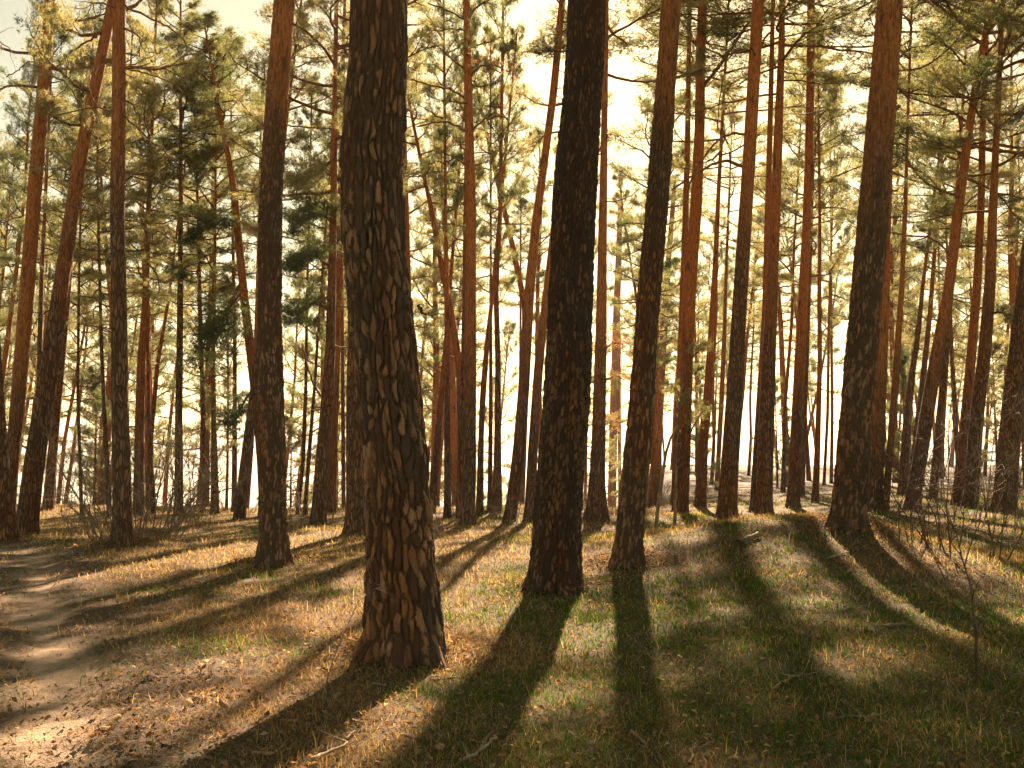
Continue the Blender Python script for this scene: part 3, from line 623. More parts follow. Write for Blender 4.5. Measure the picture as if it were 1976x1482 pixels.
pine('R17a', 'left orange pine of the right hand pair behind the bare twigs', [(1848, 974, 23), (1868, 760, 19), (1878, 640, 17), (1885, 560, 16), (1893, 400, 14), (1896, 250, 12), (1903, 100, 9)], crown_y=330, height=20, rad=1.15, mat=M_BARK_LOW)
pine('R17b', 'right browner pine of the right hand pair behind the bare twigs', [(1872, 980, 28), (1885, 800, 26), (1900, 680, 24), (1911, 540, 21), (1916, 400, 16), (1921, 300, 13)], crown_y=420, height=19, rad=1.15)
pine('R19', 'dark leaning trunk cut off by the right edge of the picture', [(1938, 986, 42), (1945, 880, 41), (1955, 780, 40), (1966, 680, 37), (1981, 560, 36), (2000, 400, 33)], crown_h=11, height=21)

# ------------------------------------------------------------------ extra branches read off the photograph (parts of their trees)
def branch(key, pts, w0, w1, dy=-0.15, name='branch', mat=None, dyend=None):
    root, b, P, top = TREES[key]
    Yd = b[1]; n = len(pts)
    ys_ = Yd + np.linspace(0, dyend if dyend is not None else dy * 4, n)
    p3 = np.array([px_at_y(x, y, yy) for (x, y), yy in zip(pts, ys_)]) - b
    t = np.linspace(0, 1, n); tt = np.linspace(0, 1, n * 4)
    p4 = np.stack([np.interp(tt, t, p3[:, j]) for j in range(3)], 1)
    k = np.array([1, 2, 3, 2, 1.0]); k /= k.sum()
    for j in range(3):
        v = np.concatenate([[p4[0, j]] * 2, p4[:, j], [p4[-1, j]] * 2]); p4[:, j] = np.convolve(v, k, 'valid')
    p4[1:-1] += rng.normal(size=(len(p4) - 2, 3)) * 0.012
    bf = Buf(); bf.tube(p4, np.linspace(w0, w1, len(p4)) * Yd / F_PX / 2, 6)
    return link(name, bf.mesh(name), mat or M_LIMB, root), p4

branch('R6', [(1434, 322), (1405, 309), (1380, 313), (1340, 338), (1292, 370)], 7, 4)
branch('R6', [(1438, 260), (1412, 255), (1385, 270), (1360, 300), (1330, 350), (1320, 430), (1317, 490)], 5, 3)
branch('R6', [(1448, 98), (1420, 97), (1400, 120), (1390, 180), (1383, 262)], 4, 2)
branch('R4', [(1348, 178), (1388, 128), (1420, 80), (1452, 33)], 8, 5)
branch('N1', [(904, 258), (870, 236), (840, 235), (800, 246)], 5, 2.5)
branch('N1', [(900, 195), (872, 172), (832, 166), (790, 152)], 5, 2.5)
branch('N1', [(908, 255), (930, 232), (958, 224), (984, 228), (980, 242)], 4, 2.5)
branch('N1', [(900, 40), (862, 18), (822, 4)], 4, 2.5)
branch('N1', [(903, 320), (870, 300), (835, 290), (800, 300)], 3.5, 1.5)
branch('L6', [(236, 8), (290, 36), (330, 52), (365, 84), (350, 130)], 5, 2)
branch('L6', [(234, 215), (280, 262), (325, 300), (345, 318)], 4, 2)
branch('L6', [(236, 128), (285, 142), (330, 158), (360, 178)], 4, 2)
branch('L2', [(190, 70), (160, 85), (130, 105)], 5, 3)
branch('L2', [(152, 325), (175, 330), (200, 338), (212, 345)], 4, 2)
branch('L2', [(150, 390), (180, 395), (212, 412)], 4, 2)
branch('L1', [(88, 148), (115, 150), (140, 175), (160, 215)], 4, 2)
branch('L1', [(76, 118), (55, 118), (30, 140), (10, 150)], 3, 2)
branch('M1', [(634, 770), (615, 760), (600, 730), (590, 690), (582, 660)], 5, 2.5)
branch('M1', [(640, 570), (610, 580), (592, 596), (578, 605)], 6, 3)
branch('E', [(1725, 212), (1738, 203)], 7, 4, 0.05, 'branch_stub')
branch('E', [(1722, 262), (1736, 255)], 6, 3, 0.05, 'branch_stub')
branch('E', [(1719, 324), (1733, 318)], 5, 3, 0.05, 'branch_stub')
branch('E', [(1712, 374), (1735, 364)], 6, 3, 0.05, 'branch_stub')
branch('E', [(1690, 122), (1660, 140), (1632, 146)], 3, 1.5)
branch('E', [(1695, 8), (1680, 30), (1660, 55)], 4, 2)
branch('R15', [(1838, 500), (1815, 470), (1790, 455), (1755, 470)], 4, 2)
branch('B', [(806, 590), (815, 600), (822, 607)], 7, 4, 0.0, 'branch_stub')

def bough(key, pts, w0, w1, mat, nsub=12, shoots=14, sub=0.5, dyend=-0.8, droop=-0.05, w=0.012):
    br, p4 = branch(key, pts, w0, w1, dyend=dyend)
    rg = np.random.default_rng(len(bpy.data.objects)); bf = Buf(); col = []
    L = np.linalg.norm(np.diff(p4, axis=0), axis=1).sum()
    limb_with_sprays(bf, None, None, max(L, 0.9), 0.02, rg, nsub, shoots, droop, 0.15, sub, col, pts=p4)
    v = needles(np.concatenate([c[0] for c in col]), np.concatenate([c[1] for c in col]), rg, 14, w=w)
    link('foliage', make_mesh('foliage', v, tris=np.arange(len(v)).reshape(-1, 3)), mat, br)
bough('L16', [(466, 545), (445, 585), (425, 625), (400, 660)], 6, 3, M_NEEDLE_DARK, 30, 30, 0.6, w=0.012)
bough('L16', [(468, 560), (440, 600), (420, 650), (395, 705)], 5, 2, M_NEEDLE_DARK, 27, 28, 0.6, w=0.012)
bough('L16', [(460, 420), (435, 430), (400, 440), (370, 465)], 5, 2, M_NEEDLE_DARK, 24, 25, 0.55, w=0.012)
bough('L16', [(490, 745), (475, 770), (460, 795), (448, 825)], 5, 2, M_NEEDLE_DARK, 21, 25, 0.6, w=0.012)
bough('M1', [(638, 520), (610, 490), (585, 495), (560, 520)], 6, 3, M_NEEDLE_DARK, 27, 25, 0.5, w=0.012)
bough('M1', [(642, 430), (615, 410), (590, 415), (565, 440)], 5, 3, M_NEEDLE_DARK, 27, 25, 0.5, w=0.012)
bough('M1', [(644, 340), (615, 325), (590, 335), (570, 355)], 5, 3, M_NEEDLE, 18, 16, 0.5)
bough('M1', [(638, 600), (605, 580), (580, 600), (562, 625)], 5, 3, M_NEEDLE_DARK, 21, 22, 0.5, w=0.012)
bough('C2', [(1160, 690), (1175, 665), (1190, 660), (1208, 668)], 4, 2, M_NEEDLE_DRY, 8, 7, 0.5)
bough('C2', [(1158, 760), (1170, 735), (1188, 722), (1205, 735)], 4, 2, M_NEEDLE_DRY, 8, 6, 0.5)
bough('C2', [(1154, 830), (1172, 815), (1190, 818), (1203, 812)], 4, 2, M_NEEDLE_DRY, 6, 4, 0.4)
bough('N1', [(904, 150), (925, 128), (950, 125), (985, 140)], 4, 2, M_NEEDLE_DRY, 8, 6, 0.5)
bough('R4', [(1318, 860), (1335, 830), (1350, 800), (1362, 790)], 4, 2, M_NEEDLE, 12, 12, 0.6)
bough('R4', [(1318, 800), (1308, 770), (1300, 745)], 4, 2, M_NEEDLE, 12, 12, 0.6)
bough('R4', [(1325, 700), (1345, 680), (1358, 670)], 4, 2, M_NEEDLE, 12, 12, 0.6)
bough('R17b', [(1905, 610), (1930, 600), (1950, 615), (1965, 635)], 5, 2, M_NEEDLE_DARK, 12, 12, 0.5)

# ------------------------------------------------------------------ background pines
def stem_template(seed, H, r0):
    rg = np.random.default_rng(seed)
    z = np.linspace(0, H, 7)[:-1]; off = np.cumsum(rg.normal(size=(6, 2)) * 0.09, 0); off[0] = 0
    P = np.stack([off[:, 0], off[:, 1], z], 1); rr = r0 * (1 - 0.8 * z / H)
    top = np.array([off[-1, 0], off[-1, 1], H])
    return build_trunk(P, rr, top, 0, seed), P, top
STEMS = [stem_template(50 + i, 18.0, 0.13 + 0.035 * (i % 3)) for i in range(5)]
for s in STEMS: s[0].materials.append(M_BARK if random.random() < 0.4 else M_BARK_LOW)
used = [t[1][:2] for t in TREES.values()]
BACK = []
def back_pine(x, y, group, sc_=1.0, ch=7.5, kind='s', rad=1.0):
    st = random.choice(STEMS); z = float(terrain(x, y))
    r = empty('pine_tree', (x, y, z - 0.1), category='pine tree', group=group); BACK.append(r)
    r.rotation_euler = (random.gauss(0, 0.035), random.gauss(0.03, 0.06), random.uniform(0, 6.28) * 0)
    r.scale = (sc_,) * 3
    link('trunk', st[0], None, r)
    add_crown(r, kind, stem_axis(st[1], st[2], ch), st[2], rad)
def scatter(n, xr_, yr, group, dmin, **kw):
    k = 0; tries = 0
    while k < n and tries < 4000:
        tries += 1
        y = random.uniform(*yr); half = (y * 0.56 + 2)
        x = random.uniform(max(-half, xr_[0] * y), min(half, xr_[1] * y))
        pxx = CX + F_PX * x / y
        if any(a0 < pxx < a1 for a0, a1 in ((425, 515), (925, 1050), (1575, 1680))): continue        # where the photograph opens to the sky
        if any((x - u[0]) ** 2 + (y - u[1]) ** 2 < dmin ** 2 for u in used): continue
        used.append((x, y)); k += 1
        back_pine(x, y, group, random.uniform(0.8, 1.15), random.uniform(*kw.get('ch', (6.5, 10))), random.choice(kw.get('kinds', 'ss')), random.uniform(0.8, 1.2))
scatter(32, (-0.56, -0.16), (33, 62), 'background pines on the left lake bank', 1.9, ch=(4.5, 9))
scatter(28, (-0.16, 0.16), (37, 66), 'background pines on the central lake bank', 2.0, ch=(6.5, 10))
scatter(64, (0.12, 0.56), (36, 125), 'background pines behind the mound', 2.2, ch=(5.0, 9.5), kinds='ssm')
LANDMARKS = [(-60, 'left picture edge'), (60, 'dark footed leaning pine'), (235, 'thicket pine'), (345, 'dark upright trunk'), (415, 'widened foot pine'), (528, 'lone dark pine'), (620, 'stout leaning pine'),
             (765, 'thick front pine'), (905, 'straight central pine'), (985, 'right leaning orange pine'), (1078, 'black barked pine'), (1220, 'shadow casting dark pine'), (1320, 'needle dressed pine'),
             (1408, 'arched branch pine'), (1476, 'touching pair'), (1535, 'straight crest pine'), (1645, 'mound pine'), (1712, 'slim orange pine'), (1770, 'long leaning pine'), (1860, 'right hand pair'), (1942, 'edge cut dark pine'), (2060, 'right picture edge')]
ORD = ['first', 'second', 'third', 'fourth', 'fifth', 'sixth', 'seventh', 'eighth', 'ninth', 'tenth', 'eleventh', 'twelfth', 'thirteenth', 'fourteenth', 'fifteenth', 'sixteenth', 'seventeenth', 'eighteenth', 'nineteenth', 'twentieth']
gaps = {}
for r_ in BACK:
    px = CX + F_PX * r_.location.x / r_.location.y
    for (a0, n0), (a1, n1_) in zip(LANDMARKS[:-1], LANDMARKS[1:]):
        if a0 <= px < a1 or (a1 == 2060 and px >= a1) or (a0 == -60 and px < a0): gaps.setdefault((n0, n1_), []).append((px, r_)); break
for (n0, n1_), lst in gaps.items():
    lst.sort(key=lambda t: t[0])
    for k, (px, r_) in enumerate(lst):
        r_['label'] = ('only' if len(lst) == 1 else ORD[min(k, 19)]) + ' slim background pine from the left between ' + n0 + ' and ' + n1_
        if len(lst) == 1: r_['label'] = 'only slim far background pine between ' + n0 + ' and ' + n1_
# young bushy pines
for (px, py, dep, sc_, lab) in [(1500, 945, 44, 0.75, 'young bushy pine between the touching pines and the straight crest pine'), (1748, 950, 42, 0.9, 'young pale pine behind the slim orange pine right of the mound'),
                               (1345, 955, 40, 0.8, 'young bushy pine behind the needle dressed pine'), (1925, 950, 46, 1.0, 'young bushy pine beside the right hand pair of pines'),
                               (560, 985, 40, 0.9, 'young bushy pine right behind the lone dark pine'), (180, 985, 38, 0.9, 'young bushy pine in the bright gap right of the leaning pines')]:
    p = px_at_y(px, py, dep); z = float(terrain(p[0], p[1]))
    r = empty('young_pine', (p[0], p[1], z - 0.05), label=lab, category='young pine', group='young bushy pines')
    r.scale = (sc_,) * 3
    bf = Buf(); bf.tube(np.array([(0, 0, -0.2), (0.02, 0, 2), (0, 0.03, 4.2), (0, 0, 6.4)]), [0.07, 0.055, 0.035, 0.012], 8); link('trunk', bf.mesh('trunk'), M_BARK_LOW, r)
    add_crown(r, 'b', (0, 0, 0.7), (0, 0, 6.5), 1.0)

# ------------------------------------------------------------------ bare shrubs, saplings and sticks
def shrub_stem(buf, p, d, L, r, rg, nb=7, lvl=2):
    pts = wander(p, d, L, 6, rg, 0.15, 0.01); n = len(pts)
    buf.tube(pts, np.linspace(r, r * 0.25, n), 4 if lvl > 1 else 3)
    for k in range(nb):
        t = rg.uniform(0.25, 0.97); i = int(t * (n - 1)); q = pts[i] + (pts[min(i + 1, n - 1)] - pts[i]) * rg.random()
        dd = (pts[min(i + 1, n - 1)] - pts[i - 1]); dd /= np.linalg.norm(dd) + 1e-9
        d2 = dd + rg.normal(size=3) * 0.6
        if lvl > 1: shrub_stem(buf, q, d2, L * rg.uniform(0.25, 0.45), r * 0.45, rg, 3, lvl - 1)
        else: buf.tube(wander(q, d2, L * 0.4, 4, rg, 0.2), np.linspace(r * 0.5, r * 0.15, 5), 3)
def shrub(px, py, label, n, h, spread, seed, mat, r=0.008, group='bare shrubs', name='bare_shrub', lean=0.35, depth=None, nb=7):
    b = px_ground(px, py) if depth is None else px_at_y(px, py, depth)
    b[2] = float(terrain(b[0], b[1]))
    rg = np.random.default_rng(seed); root = empty(name, b, label=label, category='sapling' if 'sapling' in name else 'shrub', group=group)
    for k in range(n):
        bf = Buf(); a = rg.uniform(0, 6.28); rr = spread * math.sqrt(rg.random())
        o = np.array([rr * math.cos(a), rr * math.sin(a), 0.0]); o[2] = float(terrain(b[0] + o[0], b[1] + o[1])) - b[2] - 0.05
        d = np.array([math.cos(a) * lean * rg.random(), math.sin(a) * lean * rg.random(), 1.0])
        shrub_stem(bf, o, d, h * rg.uniform(0.55, 1.1), r * 1.25 * rg.uniform(0.7, 1.2), rg, nb)
        link('stem', bf.mesh('stem'), mat, root)
    return root
shrub(262, 1040, 'dense bare thicket around the foot of the straight left pine', 38, 2.4, 0.8, 1, M_TWIG, 0.014, lean=0.9)
shrub(215, 1046, 'low brushy tangle at the left side of the thicket pine', 24, 0.9, 0.5, 2, M_TWIG, 0.008, lean=1.3)
shrub(320, 1010, 'bare shrub of tall forked stems right of the thicket pine', 12, 3.4, 0.9, 3, M_TWIG, 0.014, lean=0.7)
shrub(130, 1000, 'tall bare whips in the bright gap beside the leaning pines', 12, 2.6, 1.3, 4, M_TWIG, 0.008)
shrub(400, 1000, 'low bare brush on the lake brink left of the lone dark pine', 14, 0.9, 1.4, 5, M_TWIG, 0.006, lean=0.9)
shrub(568, 1030, 'small forked bare shrub at the right of the lone dark pine', 4, 1.1, 0.12, 6, M_TWIG, 0.01, lean=0.8)
shrub(650, 1005, 'bare brush at the feet of the stout leaning pine pair', 14, 1.3, 1.0, 7, M_TWIG, 0.007)
shrub(880, 1018, 'bare stems right of the front pine before the lake edge row', 16, 1.2, 0.9, 8, M_TWIG, 0.006)
shrub(905, 1060, 'sparse low twigs in the shaded hollow behind the front pine', 9, 0.55, 0.7, 9, M_TWIG, 0.005, lean=1.0)
shrub(985, 1005, 'bare brush at the foot of the right leaning orange pine', 12, 1.0, 0.9, 10, M_TWIG, 0.006)
shrub(1160, 985, 'pile of pale dry branches against the foot of the rusty twigged pine', 16, 1.3, 0.5, 11, M_DRYWOOD, 0.011, lean=1.6, name='brushwood_pile')
shrub(1440, 975, 'pale dry brush between the arched branch pine and touching pines', 14, 1.0, 0.9, 12, M_DRYWOOD, 0.006, lean=1.0)
shrub(1835, 1062, 'bare upright shrub with dark whips on the right slope', 16, 2.2, 0.75, 13, M_BACKLIT_TWIG, 0.008, lean=0.35)
shrub(1775, 1050, 'slim bare whips at the mound edge right of the mound pine', 9, 1.5, 0.5, 14, M_BACKLIT_TWIG, 0.007, lean=0.4)
shrub(1880, 1015, 'pale twigged bare shrub spreading crooked branches before the right pair', 8, 3.0, 0.5, 15, M_DRYWOOD, 0.012, lean=0.5, nb=10)
shrub(1940, 1030, 'bare twiggy shrub by the right edge of the picture', 10, 1.8, 0.7, 16, M_BACKLIT_TWIG, 0.007)
shrub(1885, 1312, 'single bare sapling standing in the sun patch on the right', 1, 1.25, 0.01, 21, M_BACKLIT_TWIG, 0.010, name='bare_sapling', group='saplings', lean=0.05, nb=6)
shrub(532 + 96, 1370, 'lone thin dry stalk standing in front of the front pine on the left', 1, 0.75, 0.01, 18, M_TWIG, 0.004, name='dry_sapling', group='saplings', nb=2)
shrub(1330, 955, 'bare brush behind the needle dressed pine', 14, 1.4, 1.2, 19, M_TWIG, 0.007)
shrub(1900, 950, 'far reddish brush behind the right hand pair', 26, 2.6, 3.0, 20, M_TWIG, 0.01, depth=46)
shrub(150, 985, 'hazy brush along the lake brink at the far left', 26, 1.8, 3.0, 22, M_TWIG, 0.008, depth=30)
shrub(480, 985, 'hazy brush along the lake brink behind the curved orange pine', 22, 0.8, 2.6, 23, M_TWIG, 0.007, depth=28.5, lean=0.8)

def pole(pts, w0, w1, label, name, cat, mat=M_TWIG, group=None):
    b = px_ground(*pts[0]); Yd = b[1]
    p3 = np.array([px_at_y(x, y, Yd) for x, y in pts]) - b; p3[0, 2] -= 0.1
    t = np.linspace(0, 1, len(pts)); tt = np.linspace(0, 1, 12); p4 = np.stack([np.interp(tt, t, p3[:, j]) for j in range(3)], 1)
    p4[1:-1] += rng.normal(size=(10, 3)) * 0.01
    bf = Buf(); bf.tube(p4, np.linspace(w0, w1, 12) * Yd / F_PX / 2, 6); rg = np.random.default_rng(int(pts[0][0]))
    for k in range(5):
        i = rg.integers(4, 11); bf.tube(wander(p4[i], rg.normal(size=3) + np.array([0, 0, 0.6]), 0.35, 4, rg, 0.3), np.linspace(0.006, 0.002, 5), 3)
    o = link(name, bf.mesh(name), mat, None, label=label, category=cat); o.location = b
    if group: o['group'] = group
pole([(1264, 1023), (1272, 960), (1283, 880), (1296, 840), (1310, 822)], 8, 4, 'thin dark leaning dead stem right of the straight shadow pine', 'dead_stem', 'dead stem')
pole([(1303, 1020), (1303, 990), (1304, 955), (1306, 900)], 8, 4, 'short upright dead stem before the needle dressed pine', 'dead_stem', 'dead stem')

def stick(px_pts, r0, r1, label, mat=M_DRYWOOD, twigs=2, cat='stick', name='fallen_stick', seed=0):
    p3 = np.array([px_ground(*p) for p in px_pts]); b = p3[0].copy(); p3 = p3 - b
    t = np.linspace(0, 1, len(p3)); tt = np.linspace(0, 1, 16); p4 = np.stack([np.interp(tt, t, p3[:, j]) for j in range(3)], 1)
    rg = np.random.default_rng(seed); p4[:, :2] += rg.normal(size=(16, 2)) * 0.008
    for k in range(16): p4[k, 2] = float(terrain(p4[k, 0] + b[0], p4[k, 1] + b[1])) - b[2] + r0 * 0.8 + 0.012
    bf = Buf(); bf.tube(p4, np.linspace(r0, r1, 16) * (1 + 0.15 * rg.normal(size=16)), 7)
    for k in range(twigs):
        i = rg.integers(4, 13); bf.tube(wander(p4[i], np.array([rg.normal(), rg.normal(), 0.25]), 0.18, 4, rg, 0.2), np.linspace(r1, 0.002, 5), 4)
    o = link(name, bf.mesh(name), mat, None, label=label, category=cat, group='sticks on the ground'); o.location = b
stick([(598, 1476), (630, 1462), (662, 1448), (680, 1418)], 0.012, 0.006, 'pale curved stick at the bottom edge left of centre', seed=1)
stick([(885, 1478), (915, 1466), (940, 1445), (962, 1422)], 0.011, 0.005, 'pale straight stick at the bottom edge near the centre', seed=2)
stick([(1422, 1055), (1440, 1048), (1465, 1038)], 0.05, 0.035, 'dark short log lying on the shaded mound flank', M_TWIG, 0, 'log', 'fallen_log', 3)
stick([(1490, 1335), (1530, 1312), (1580, 1300)], 0.008, 0.004, 'thin dry stick in the grass right of centre', seed=4)
stick([(1600, 1395), (1660, 1388), (1720, 1402)], 0.012, 0.006, 'grey stick among brown litter toward the lower right', M_TWIG, 3, seed=5)
stick([(1630, 1360), (1660, 1385), (1680, 1400)], 0.009, 0.004, 'short stick crossing the grey stick at lower right', M_TWIG, 2, seed=6)
stick([(1330, 1482), (1338, 1462), (1345, 1440)], 0.008, 0.004, 'small dark twig at the bottom edge right of centre', M_TWIG, 1, seed=7)
stick([(1600, 1080), (1625, 1072), (1640, 1068)], 0.012, 0.008, 'short pale stick on the sunny mound slope', seed=8)
stick([(1712, 1213), (1730, 1210)], 0.015, 0.012, 'little pale stick end in the shaded grass on the right', seed=9)

# bark flakes, fallen leaves and cones in the foreground
nm = NM('bark_flake'); vec, tc = nm.coords((1, 1, 1)); nz = nm.n('ShaderNodeTexNoise', i_Scale=30.0, i_Detail=3.0); nm.l(vec, nz.inputs[0])
principled(nm, nm.ramp(nz.outputs[0], [(0.35, (0.16, 0.09, 0.05)), (0.65, (0.36, 0.22, 0.13))]), 0.8); M_FLAKE = nm.m
def flake_mesh(seed, L, W, T):
    rg = np.random.default_rng(seed); n = 9; a = np.arange(n) / n * 6.283
    rad = 1 + 0.25 * rg.normal(size=n) * 0.7
    v = np.stack([np.cos(a) * L / 2 * rad, np.sin(a) * W / 2 * rad, 0.2 * L * (np.cos(a) ** 2) * rg.uniform(0.2, 0.6) + 0 * a], 1)
    up = v + np.array([0, 0, T]); c0 = v.mean(0) + [0, 0, -0.002]; c1 = up.mean(0) + [0, 0, 0.004]
    V = np.vstack([v, up, c0, c1]); t = []
    for i in range(n):
        j = (i + 1) % n; t += [(i, j, n + j), (i, n + j, n + i), (n + i, n + j, 2 * n + 1), (j, i, 2 * n)]
    return make_mesh('bark_flake', V, tris=t)
flk = [flake_mesh(i, 0.11 + 0.03 * (i % 3), 0.05 + 0.01 * (i % 2), 0.012) for i in range(5)]
for i, (px, py) in enumerate(sorted([(770, 1276), (838, 1312), (865, 1318), (432, 1367), (795, 1432), (850, 1452), (510, 1466), (905, 1275), (1005, 1402), (640, 1300), (590, 1250), (1235, 1440), (455, 1420), (730, 1330), (885, 1345), (690, 1400), (560, 1400), (985, 1450)], key=lambda t: t[0])):
    b = px_ground(px, py)
    o = link('bark_flake', flk[i % 5], M_FLAKE, None, label=ORD[i] + ' curled brown bark flake from the left on the ground near the front pine', category='bark flake', group='bark flakes around the front pine')
    o.location = b + np.array([0, 0, 0.02]); o.rotation_euler = (random.gauss(0, 0.35), random.gauss(0, 0.35), random.uniform(0, 6.28)); s = random.uniform(0.5, 0.9); o.scale = (s, s, s)

# ------------------------------------------------------------------ ground cover
def ground_pts(n, y0, y1, rg, power=1.0, xmargin=0.6):
    u = rg.random(n); y = y0 * (y1 / y0) ** (u ** power)
    x = rg.uniform(-1, 1, n) * (y * 0.53 + xmargin)
    return x, y
def surf(x, y):
    pm_ = path_mask(x, y); cm_ = clod_mask(x, y); nr = sstep(20, 8, y)
    return terrain(x, y) - 0.045 * pm_ * sstep(30, 20, y) + nr * (0.010 * fbm(x * 5, y * 5, 5, 3) * (1 - pm_) + 0.08 * cm_ * np.abs(fbm(x * 7, y * 7, 9, 3)))
def grass_blades(n, y0, y1, seed, hmin, hmax, wid, flat, gbias, keep_noise=None, clump=0, one=False):
    rg = np.random.default_rng(seed)
    if clump:
        cx_, cy_ = ground_pts(n // clump, y0, y1, rg); sp_ = rg.uniform(0.02, 0.09, len(cx_))
        x = np.repeat(cx_, clump) + rg.normal(size=len(cx_) * clump) * np.repeat(sp_, clump); y = np.repeat(cy_, clump) + rg.normal(size=len(cx_) * clump) * np.repeat(sp_, clump)
        hs = np.repeat(rg.uniform(0.5, 1.25, len(cx_)), clump)
    else: x, y = ground_pts(n, y0, y1, rg); hs = 1.0
    off = np.maximum(path_mask(x, y), 0.8 * np.maximum(trample_mask(x, y), clod_mask(x, y)))
    gn = np.clip(0.45 + 0.9 * fbm(x / 1.7, y / 1.7, 21, 4) + 0.52 * sstep(-0.6, 1.6, x) * sstep(13.5, 10, y) + 0.3 * sstep(17, 24, y) * sstep(2, 6, x) - 0.22 * sstep(0, -1.5, x), 0, 1)
    keep = rg.random(len(x)) > off
    if keep_noise is not None: keep &= rg.random(len(x)) < np.clip(keep_noise(x, y, gn), 0, 1)
    x, y, gn = x[keep], y[keep], gn[keep]; hs = hs if np.isscalar(hs) else hs[keep]
    n = len(x); z = surf(x, y) - 0.004
    h = rg.uniform(hmin, hmax, n) * hs * np.clip(0.75 + y / 40, 0.8, 1.3); a = rg.uniform(0, 6.283, n); tilt = np.clip(rg.normal(flat, 0.28, n), 0.02, 1.5)
    d = np.stack([np.cos(a), np.sin(a)], 1); b = np.stack([x, y, z], 1)
    w = wid * rg.uniform(0.6, 1.4, n) * np.clip(y / 8, 0.8, 2.4)
    sd = np.stack([-np.sin(a), np.cos(a), 0 * a], 1) * (w / 2)[:, None]
    m = b + np.stack([d[:, 0] * np.sin(tilt * 0.6), d[:, 1] * np.sin(tilt * 0.6), np.cos(tilt * 0.6)], 1) * (h * 0.55)[:, None]
    t = m + np.stack([d[:, 0] * np.sin(tilt * 1.35), d[:, 1] * np.sin(tilt * 1.35), np.maximum(np.cos(tilt * 1.35), -0.3)], 1) * (h * 0.5)[:, None]
    t[:, 2] = np.maximum(t[:, 2], z + 0.008); m[:, 2] = np.maximum(m[:, 2], z + 0.008)
    nv = 3 if one else 5
    i = np.arange(n)[:, None] * nv
    if one: V = np.stack([b - sd, b + sd, t], 1).reshape(-1, 3); T = i + [0, 1, 2]
    else:
        V = np.stack([b - sd, b + sd, m - sd * 0.8, m + sd * 0.8, t], 1).reshape(-1, 3)
        T = np.concatenate([i + [0, 1, 3], i + [0, 3, 2], i + [2, 3, 4]], 0)
    isg = rg.random(n) < np.clip(gn * 0.9 + gbias, 0, 1)
    dry = np.array([0.46, 0.315, 0.135]) * rg.uniform(0.3, 1.3, n)[:, None] * (1 + 0.12 * rg.normal(size=(n, 3)) * [1, 0.5, 0.5])
    grn = np.array([0.055, 0.125, 0.02]) * rg.uniform(0.55, 1.35, n)[:, None] * (1 + np.array([0.5, 0.1, 0.0]) * rg.random(n)[:, None])
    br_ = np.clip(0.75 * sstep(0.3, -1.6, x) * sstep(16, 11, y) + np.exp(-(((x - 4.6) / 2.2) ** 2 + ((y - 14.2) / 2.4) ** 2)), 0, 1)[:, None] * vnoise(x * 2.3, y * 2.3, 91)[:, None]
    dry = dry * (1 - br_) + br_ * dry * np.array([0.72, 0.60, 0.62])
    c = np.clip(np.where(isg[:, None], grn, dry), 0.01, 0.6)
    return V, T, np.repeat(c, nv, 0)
nm = NM('grass_blades'); at = nm.n('ShaderNodeAttribute', attribute_name='Col')
d = nm.n('ShaderNodeBsdfDiffuse'); t = nm.n('ShaderNodeBsdfTranslucent'); nm.l(at.outputs[0], d.inputs[0]); nm.l(nm.mix(1.0, at.outputs[0], (1.3, 1.3, 1.0), 'MULTIPLY'), t.inputs[0])
mx = nm.n('ShaderNodeMixShader'); mx.inputs[0].default_value = 0.45; nm.l(d.outputs[0], mx.inputs[1]); nm.l(t.outputs[0], mx.inputs[2]); nm.l(mx.outputs[0], nm.out.inputs[0]); M_GRASS = nm.m
def stuff(name, parts, mat, label, cat):
    off = 0; V = []; T = []; C = []
    for v, t_, c in parts: V.append(v); T.append(t_ + off); C.append(c); off += len(v)
    link(name, make_mesh(name, np.concatenate(V), tris=np.concatenate(T), col=np.concatenate(C)), mat, None, kind='stuff', label=label, category=cat)
stuff('dry_grass', [grass_blades(520000, 3.6, 44, 1, 0.05, 0.13, 0.0065, 1.15, -0.45, lambda x, y, g: 0.78 - 0.35 * g + 0.6 * fbm(x * 1.3, y * 1.3, 77, 3), one=True),
                    grass_blades(22000, 3.6, 34, 2, 0.05, 0.16, 0.0045, 0.6, -0.6, lambda x, y, g: 0.25 + 1.2 * fbm(x * 0.9, y * 0.9, 78, 3))], M_GRASS, 'dry straw coloured grass matted over the forest floor', 'grass')
stuff('green_grass', [grass_blades(140000, 3.6, 34, 3, 0.03, 0.11, 0.0058, 0.65, 0.6, lambda x, y, g: 2.2 * (g - 0.36), 10)], M_GRASS, 'fresh green grass tufts coming up through the dry grass', 'grass')

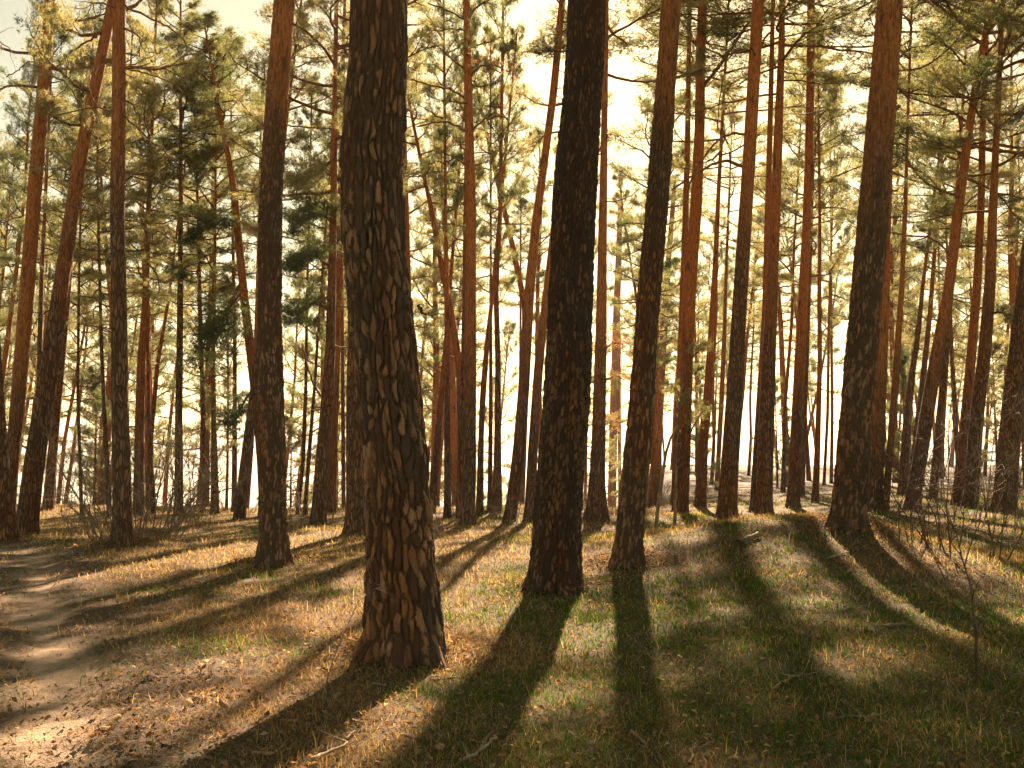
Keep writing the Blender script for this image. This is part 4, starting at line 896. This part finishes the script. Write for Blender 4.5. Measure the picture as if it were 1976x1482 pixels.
# litter: needles, leaf scraps, crumbs of soil
rg = np.random.default_rng(5)
def scraps(n, y0, y1, smin, smax, cols, rg, msk=None, pts=None):
    x, y = ground_pts(n, y0, y1, rg) if pts is None else pts
    if msk is not None:
        k = rg.random(n) < msk(x, y); x, y = x[k], y[k]
    n = len(x); s = rg.uniform(smin, smax, n)[:, None]; z = surf(x, y) + 0.010
    a = rg.uniform(0, 6.283, n); d = np.stack([np.cos(a), np.sin(a), rg.normal(size=n) * 0.35], 1); e = np.stack([-np.sin(a), np.cos(a), rg.normal(size=n) * 0.35], 1) * rg.uniform(0.3, 0.8, n)[:, None]
    b = np.stack([x, y, z + 0.35 * s[:, 0]], 1)
    up = np.zeros((n, 3)); up[:, 2] = rg.uniform(0.0, 0.35, n)
    V = np.stack([b - d * s / 2, b + e * s / 2 + up * s, b + d * s / 2, b - e * s / 2 + up * s], 1).reshape(-1, 3)
    i = np.arange(n)[:, None] * 4; T = np.concatenate([i + [0, 1, 2], i + [0, 2, 3]], 0)
    c = np.asarray(cols)[rg.integers(0, len(cols), n)] * rg.uniform(0.6, 1.3, n)[:, None]
    return V, T, np.repeat(c, 4, 0)
def ring_scraps(n, rg):
    k = rg.integers(0, len(BANKS), n); B_ = np.array(BANKS)[k]; a = rg.uniform(0, 6.283, n); r_ = np.abs(rg.normal(0.42, 0.22, n))
    return B_[:, 0] + r_ * np.cos(a), B_[:, 1] - 0.1 + r_ * np.sin(a)
browns = [(0.22, 0.13, 0.07), (0.30, 0.20, 0.11), (0.14, 0.09, 0.05), (0.38, 0.28, 0.17), (0.26, 0.12, 0.05)]
stuff('leaf_litter', [scraps(9000, 0, 0, 0.012, 0.06, [(0.16, 0.09, 0.05), (0.26, 0.16, 0.09), (0.09, 0.06, 0.04), (0.32, 0.2, 0.11)], rg, None, ring_scraps(9000, rg)), scraps(16000, 3.6, 22, 0.015, 0.055, browns, rg, lambda x, y: 1 - 0.8 * path_mask(x, y)), scraps(16000, 3.6, 9, 0.01, 0.045, [(0.09, 0.06, 0.04), (0.15, 0.10, 0.06), (0.28, 0.2, 0.12)], rg, clod_mask)], M_GRASS, 'scattered dead leaves and bark crumbs on the forest floor', 'leaf litter')


# ------------------------------------------------------------------ air
nm = NM('haze'); pv = nm.n('ShaderNodeVolumePrincipled'); pv.inputs['Color'].default_value = (0.95, 0.96, 1.0, 1)
pv.inputs['Density'].default_value = 0.0002; pv.inputs['Anisotropy'].default_value = 0.3
nm.l(pv.outputs[0], nm.out.inputs['Volume'])
a_, b_ = np.array([-5200, -90, -22.0]), np.array([5200, 3500, 90.0])
hv = np.array([[(a_, b_)[i][0], (a_, b_)[j][1], (a_, b_)[k][2]] for k in (0, 1) for j in (0, 1) for i in (0, 1)])
link('haze', make_mesh('haze', hv, quads=[(0, 2, 3, 1), (4, 5, 7, 6), (0, 1, 5, 4), (2, 6, 7, 3), (0, 4, 6, 2), (1, 3, 7, 5)]), nm.m, kind='stuff', label='pale morning haze filling the whole forest and lake', category='haze')
